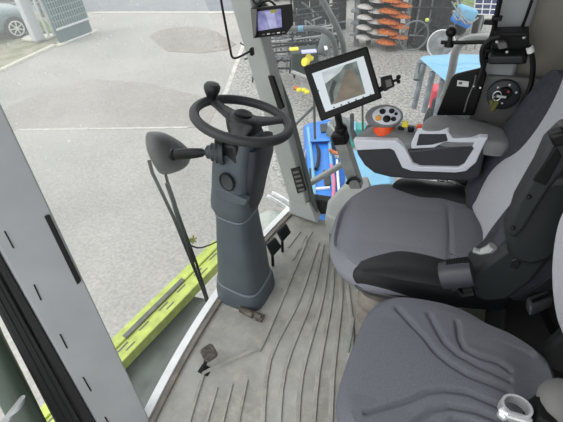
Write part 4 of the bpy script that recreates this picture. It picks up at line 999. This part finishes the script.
for dx_ in (-.1, .5): obj('tyre', B().lathe([(.15, -.12), (.36, -.12), (.4, -.06), (.4, .06), (.36, .12), (.15, .12)], Vector((U(462, 104, z=-1.3).x + dx_, U(452, 104, z=-1.3).y, G + .4)), (0, 1, 0), 24), 'tyre', t)

# disc cultivator: two shafts of discs
dp = U(388, 54, z=G)
fdir = Vector((math.cos(YAW), math.sin(YAW), 0))
def place(px, pybase): return U(px, pybase, z=G)
def stack(px, py, r, m_, n, sp_, tilt, z0, stag):
    q = place(px, py); discs = []
    for k in range(n):
        z = z0 + k * sp_; o_ = fdir * (stag if k % 2 else -stag)
        b = B(); ax_ = (Vector((tilt, .1, 1))).normalized()
        b.lathe([(.05, .05), (r * .6, .03), (r, -.01), (r * .99, -.035), (r * .5, -.0), (.05, .01)], Vector((q.x, q.y, G + z)) + o_, ax_, 22)
        discs.append(b)
    return q, discs
t = thing('disc_cultivator', 'folded cultivator with stacked orange discs and pale discs at top centre', 'cultivator', dp)
q1_, D1 = stack(391, 50, .25, 'orange', 22, .115, .10, .22, .13)
for b in D1: obj('disc', b, 'orange', t)
q2_, D2 = stack(368, 48, .19, 'whitedisc', 22, .115, .10, .28, .13)
for b in D2: lab(obj('disc', b, 'whitedisc', t), 'pale disc')
for q, o_ in ((q1_, .0), (q2_, 0)): obj('shaft', B().tube([Vector((q.x, q.y, G + .1)), Vector((q.x, q.y, G + 2.7))], .06, 10), 'darksteel', t)
pa = place(356, 46); obj('main_post', B().box(Vector((pa.x, pa.y, G + 1.4)), (.11, .11, 2.8)), 'greysteel', t, bevel=.01)
pa2 = place(404, 50); obj('main_post', B().box(Vector((pa2.x, pa2.y, G + 1.4)), (.08, .1, 2.8)), 'greysteel', t, bevel=.01)
bk_ = (pa + pa2) / 2 + Vector((-fdir.y, fdir.x, 0)) * .45
obj('rear_frame', B().box(Vector((bk_.x, bk_.y, G + 1.45)), (1.15, .12, 2.5), Matrix.Rotation(YAW, 3, 'Z')), 'darksteel', t, bevel=.02)
b = B()
for z in (.25, .9, 1.6, 2.3): b.tube([Vector((pa.x, pa.y, G + z)), Vector((pa2.x, pa2.y, G + z))], .04, 6)
obj('crossbar', b, 'darksteel', t)
b = B()
for k in range(9): b.box(Vector((pa.x - .04, pa.y - .05, G + .3 + k * .27)), (.2, .12, .07))
obj('clamp', b, 'greysteel', t, bevel=.01)

# dark machinery along the top left of the discs
def scrap(px, py, w, h, seed, n, mats, name='lattice', z0=.1, dpt=.6, rmax=.035, par=None):
    """an open frame of bars and plates standing on the ground"""
    rnd = random.Random(seed); q = place(px, py)
    dirx = fdir; diry = Vector((-fdir.y, fdir.x, 0))
    for g in range(n):
        b = B(); x0 = rnd.uniform(-w / 2, w / 2); zz = rnd.uniform(z0, h)
        if g % 3 == 0: p = [(x0, 0), (x0 + rnd.uniform(-.12, .12), h)]
        elif g % 3 == 1: p = [(-w / 2, zz), (w / 2, zz + rnd.uniform(-.2, .2))]
        else: p = [(x0, zz), (x0 + rnd.uniform(-.5, .5), max(.05, zz + rnd.uniform(-.5, .5)))]
        yy = rnd.uniform(0, dpt)
        b.tube([q + dirx * a + diry * yy + up * c_ for a, c_ in p], rnd.uniform(.015, rmax), 6)
        obj('bar', b, mats[g % len(mats)], par)
    return q
t = thing('folded_implement', 'tall dark grey folded implement frame beside the small violet monitor at top', 'implement', place(318, 34))
q = place(318, 34); dy_ = Vector((-fdir.y, fdir.x, 0))
for a, w, h, m_ in ((-.42, .42, 2.6, 'darksteel'), (.08, .5, 2.6, 'greensteel'), (.62, .36, 2.6, 'darksteel')):
    obj('column', B().box(q + fdir * a + dy_ * .3 + up * h / 2, (w, .25, h), Matrix.Rotation(YAW, 3, 'Z')), m_, t, bevel=.03)
obj('cross_beam', B().box(q + dy_ * .3 + up * .45, (1.5, .2, .3), Matrix.Rotation(YAW, 3, 'Z')), 'darksteel', t, bevel=.03)
obj('cover_plate', B().box(q + fdir * .55 + up * 1.5, (.45, .08, .9), Matrix.Rotation(YAW, 3, 'Z')), 'greysteel', t, bevel=.06)
obj('reflector', B().box(q + fdir * .62 - dy_ * .06 + up * 1.45, (.1, .04, .1)), 'red', t, bevel=.01)
scrap(312, 36, 1.9, 2.4, 3, 30, ['darksteel', 'greysteel', 'tube'], par=t)
t = thing('seed_drill', 'low grey machine frame with dark green box and yellow hose outlets left of the terminal', 'seed drill', place(300, 84))
q = place(300, 88); Rz = Matrix.Rotation(YAW, 3, 'Z')
scrap(296, 86, 1.8, .9, 11, 34, ['darksteel', 'greysteel', 'darksteel', 'galv'], par=t, dpt=1.5, rmax=.022)
scrap(305, 66, 1.8, .9, 12, 30, ['darksteel', 'greensteel', 'greysteel', 'galv'], par=t, dpt=1.5, rmax=.022)
scrap(318, 60, 1.2, .9, 31, 26, ['darksteel', 'tyre', 'greensteel'], par=t, dpt=1.2, rmax=.035)
bxp = U(300, 56, z=-1.1); obj('metering_box', B().box(bxp + Vector((0, .2, -.15)), (.5, .4, .42), Rz), 'greensteel', t, bevel=.02)
obj('box_lid', B().box(U(294, 49, z=-.88), (.16, .12, .03), Rz), 'yellow', t, bevel=.01)
obj('box_lid', B().box(U(309, 51.5, z=-.88), (.26, .14, .03), Rz), mat('lilac_lid', (186, 186, 226), .4), t, bevel=.01)
for a, c_ in ((304, 62), (308, 58)):
    b = B(); b.lathe([(.07, 0), (.075, .02), (.05, .05), (.04, .1)], U(a, c_, z=-1.0), (.4, .8, -.3), 18); obj('hose_outlet', b, 'yellow', t)
for a, c_, m_ in ((296, 88, 'orange'), (299, 90, 'yellow'), (304, 90, 'yellow'), (307, 92, 'yellow')):
    obj('hose_clamp', B().ball(U(a, c_, z=-1.5), .05, sc=(1, 1, .8)), m_, t)
obj('pressure_tank', B().lathe([(.08, 0), (.12, .04), (.12, .4), (.08, .44)], U(322, 55, z=-1.3), (.2, .3, 1), 16), 'tube', t)
b = B(); b.tube([U(293, 72, z=-1.2), U(308, 78, z=-1.2), U(318, 76, z=-1.2)], .035, 8); obj('boom', b, 'galv', t)
for k in range(4):
    obj('warning_stripe', B().prism([U(a, c_, z=-1.1) for a, c_ in ((321 + k * .9, 34 + k * 4), (324 + k * .9, 33 + k * 4), (325 + k * .9, 37 + k * 4), (322 + k * .9, 38 + k * 4))], (0, .02, -.02)), 'red' if k % 2 == 0 else 'label', t, smooth=False)

# clutter to the right of the discs
t = thing('machine_frame', 'dark latticed machinery frame standing right of the orange discs', 'implement', place(432, 50))
scrap(433, 48, 1.2, 2.2, 21, 56, ['darksteel', 'greysteel', 'tyre', 'greensteel'], par=t, dpt=.9, rmax=.024)
mfr = t
for a, c_ in ((414, 36),):
    b = B(); pcn = U(a, c_, z=-1.3); b.tube([pcn + fdir * .3 * math.cos(k * PI / 12) + up * .3 * math.sin(k * PI / 12) for k in range(24)], .018, 6, closed=True); obj('hoop', b, 'tube', t)
obj('engine_block', B().box(place(432, 46) + up * .8 + dy_ * .5, (.9, .6, 1.1), Rz), 'darksteel', t, bevel=.08)
b = B(); b.ball(U(427, 20, z=-1.0), .04); obj('cap', b, 'lime', t)
t = thing('white_wheel', 'round white dished wheel rim behind the black ball knob', 'wheel', U(441, 55, z=-1.6))
wc2 = U(441, 44, z=-1.35); wn2 = (Vector((0, 0, H)) - wc2); wn2.z *= .55; wn2.x += .7; wn2 = wn2.normalized()
obj('rim', B().lathe([(.09, .02), (.1, .05), (.17, -.02), (.25, .03), (.265, .05), (.275, .03), (.27, -.05), (.2, -.1)], wc2, wn2, 32), 'rim', t)
obj('dish', B().lathe([(.10, .062), (.17, .0), (.235, .04)], wc2, wn2, 32), 'greysteel', t)
obj('hub', B().lathe([(.03, .09), (.08, .07), (.09, .02)], wc2, wn2, 20), 'greysteel', t)
t = thing('blue_rotavator', 'small bright blue garden machine with handlebars at the top right', 'machine', place(465, 36))
b = B(); b.box(U(466, 13, z=-1.0), (.38, .3, .25), Rz @ rotm('Y', 20)); obj('engine_cover', b, 'lightblue', t, bevel=.06, seg=3)
b = B(); b.box(U(461, 21, z=-1.2), (.42, .25, .16), Rz @ rotm('Y', 25)); obj('tank', b, 'blue', t, bevel=.05, seg=3)
for L in ([(452, 2), (458, 12), (466, 24), (478, 18)], [(456, -4), (462, 16), (472, 24)], [(453, 14), (457, 20), (462, 18)]):
    obj('handlebar', B().tube([U(a, c_, z=-.9) for a, c_ in L], .016, 6, smooth=4), 'greysteel', t)
for a, c_ in ((459, 34), (474, 33)):
    obj('tyre', B().lathe([(.12, -.07), (.26, -.07), (.28, 0), (.26, .07), (.12, .07)], place(a, c_) + up * .28, (.9, .4, 0), 20), 'tyre', t)
t = thing('solar_panel', 'dark blue solar panel with white grid lines at the top right corner of the window', 'solar panel', place(484, 22))
P4 = [U(a, c_, z=z) for a, c_, z in ((476, -12, -.7), (503, -12, -.7), (497, 15, -1.2), (474, 14, -1.2))]
nn = (P4[1] - P4[0]).cross(P4[3] - P4[0]).normalized(); nn = nn if nn.z > 0 else -nn
obj('cells', B().prism(P4, -nn * .05), 'solar', t, smooth=False)
b = B()
for k in range(4): b.tube([P4[0].lerp(P4[1], k / 3), P4[3].lerp(P4[2], k / 3)], .012, 4)
for k in range(6): b.tube([P4[0].lerp(P4[3], k / 5), P4[1].lerp(P4[2], k / 5)], .012, 4)
obj('grid', b, 'label', t)
for e_ in (P4[2], P4[3], P4[0].lerp(P4[1], .5)): obj('leg', B().tube([e_ - nn * .05, Vector((e_.x, e_.y, G))], .03, 6), 'galv', t)
rnd = random.Random(5); b = B()
for k in range(60):
    p = place(rnd.uniform(414, 450), rnd.uniform(24, 52)); b.box(p + up * rnd.uniform(.05, .35), (rnd.uniform(.1, .35), rnd.uniform(.1, .3), rnd.uniform(.05, .3)), rotm('Z', rnd.uniform(0, 90)) @ rotm('X', rnd.uniform(-30, 30)))
obj('loose_iron', b, 'darksteel', mfr, smooth=False)['kind'] = 'stuff'
# backdrop of machines behind, and hall wall far away
rnd = random.Random(9)
for k, px in enumerate((285, 320, 356, 392, 424)):
    q = place(px, 8) + dy_ * (1.0 + rnd.uniform(.0, .6)); Rk = Matrix.Rotation(YAW + rnd.uniform(-.15, .15), 3, 'Z')
    t = thing('parked_machine', 'dark parked machine in the row standing behind the implements along the top', 'machine', q, 'machines in the back row')
    b = B(); b.box(q + up * .8, (.85, .8, rnd.uniform(.7, 1.0)), Rk); obj('hull', b, rnd.choice(['darksteel', 'greensteel', 'tube']), t, bevel=.12, seg=3)
    obj('mast', B().box(q + up * 1.7 + Rk @ Vector((rnd.uniform(-.2, .2), 0, 0)), (.3, .3, 1.1), Rk), 'darksteel', t, bevel=.04)
    for s in (-.25, .25): obj('tyre', B().lathe([(.12, -.06), (.2, -.06), (.22, 0), (.2, .06), (.12, .06)], q + Rk @ Vector((s * .9, -.36, .23)), Rk @ Vector((0, 1, 0)), 20), 'tyre', t)
tag(obj('grass_strip', B().prism([U(a, c_, z=G + .03) for a, c_ in ((436, 9), (500, 10), (500, -10), (436, -10))], (0, 0, .03)), 'grass', smooth=False), 'patch of pale green grass at the top right behind the blue machine', 'grass', 'grass strips')['kind'] = 'stuff'

# dark green tube and crumpled grey cloth at the bottom left
t = thing('green_tube', 'thick dark green tube at the lower left corner', 'rail', U(20, 430, y=.12))
obj('post', B().tube([U(-40, 280, d=1.15), U(-12, 343, d=1.2), U(8, 382, d=1.22), U(28, 422, d=1.25), U(60, 484, d=1.3)], .042, 14), 'olive', t)
b = B(); c0_ = U(12, 412, y=.115)
b.loft([sect(U(a, c_, d=1.12), Vector((1, 0, .4)), Vector((0, 1, 0)), r, r, 2.2, 14) for a, c_, r in ((0, 434, .016), (6, 422, .024), (11, 413, .017), (17, 407, .022), (21, 399, .012))])
tag(obj('cloth_bundle', b, 'cloth'), 'crumpled pale grey cloth beside the dark green tube', 'rag')

# ================================================================== CAMERA, LIGHT, WORLD
cam = bpy.data.cameras.new('camera'); co = bpy.data.objects.new('camera', cam); C.objects.link(co); bpy.context.scene.camera = co
cam.sensor_width = 36; cam.lens = F / 563 * 36; cam.clip_start = .02; cam.clip_end = 200
cam.shift_x = 0; cam.shift_y = 0
Rh = Vector((rgt[0], rgt[1], 0)); Fh = Vector((fwd[0], fwd[1], 0)); z3 = Vector((0, 0, 1))
Uc = Fh * math.sin(PITCH) + z3 * math.cos(PITCH); Vc = Fh * math.cos(PITCH) - z3 * math.sin(PITCH)
cx_ = Rh * rx + Uc * ux; cyv = -(Rh * ry + Uc * uy)
mw = Matrix((cx_, cyv, -Vc)).transposed().to_4x4(); mw.translation = (0, 0, H); co.matrix_world = mw

w = bpy.data.worlds.new('sky'); bpy.context.scene.world = w; w.use_nodes = True
nt = w.node_tree; bg = nt.nodes['Background']; N = nt.nodes.new
tcw = N('ShaderNodeTexCoord'); nz = N('ShaderNodeTexNoise'); nz.inputs['Scale'].default_value = 2.5; nz.inputs['Detail'].default_value = 5
nt.links.new(tcw.outputs['Generated'], nz.inputs['Vector']); rp = N('ShaderNodeValToRGB')
rp.color_ramp.elements[0].position = .35; rp.color_ramp.elements[0].color = (.86, .89, .94, 1)
rp.color_ramp.elements[1].position = .7; rp.color_ramp.elements[1].color = (1, .995, .98, 1)
nt.links.new(nz.outputs[0], rp.inputs[0]); nt.links.new(rp.outputs[0], bg.inputs[0]); bg.inputs[1].default_value = 1.6
sn = bpy.data.lights.new('sun', 'SUN'); sn.energy = 1.1; sn.angle = math.radians(25); sn.color = (1, .98, .95)
so = bpy.data.objects.new('sun', sn); C.objects.link(so); so.rotation_euler = Vector((-.45, -.45, .75)).to_track_quat('Z', 'Y').to_euler()
sc = bpy.context.scene
sc.view_settings.view_transform = 'Standard'; sc.view_settings.look = 'None'; sc.view_settings.gamma = 1; sc.view_settings.use_curve_mapping = False
sc.view_settings.exposure = 0.2
sc.cycles.max_bounces = 8; sc.cycles.transparent_max_bounces = 12
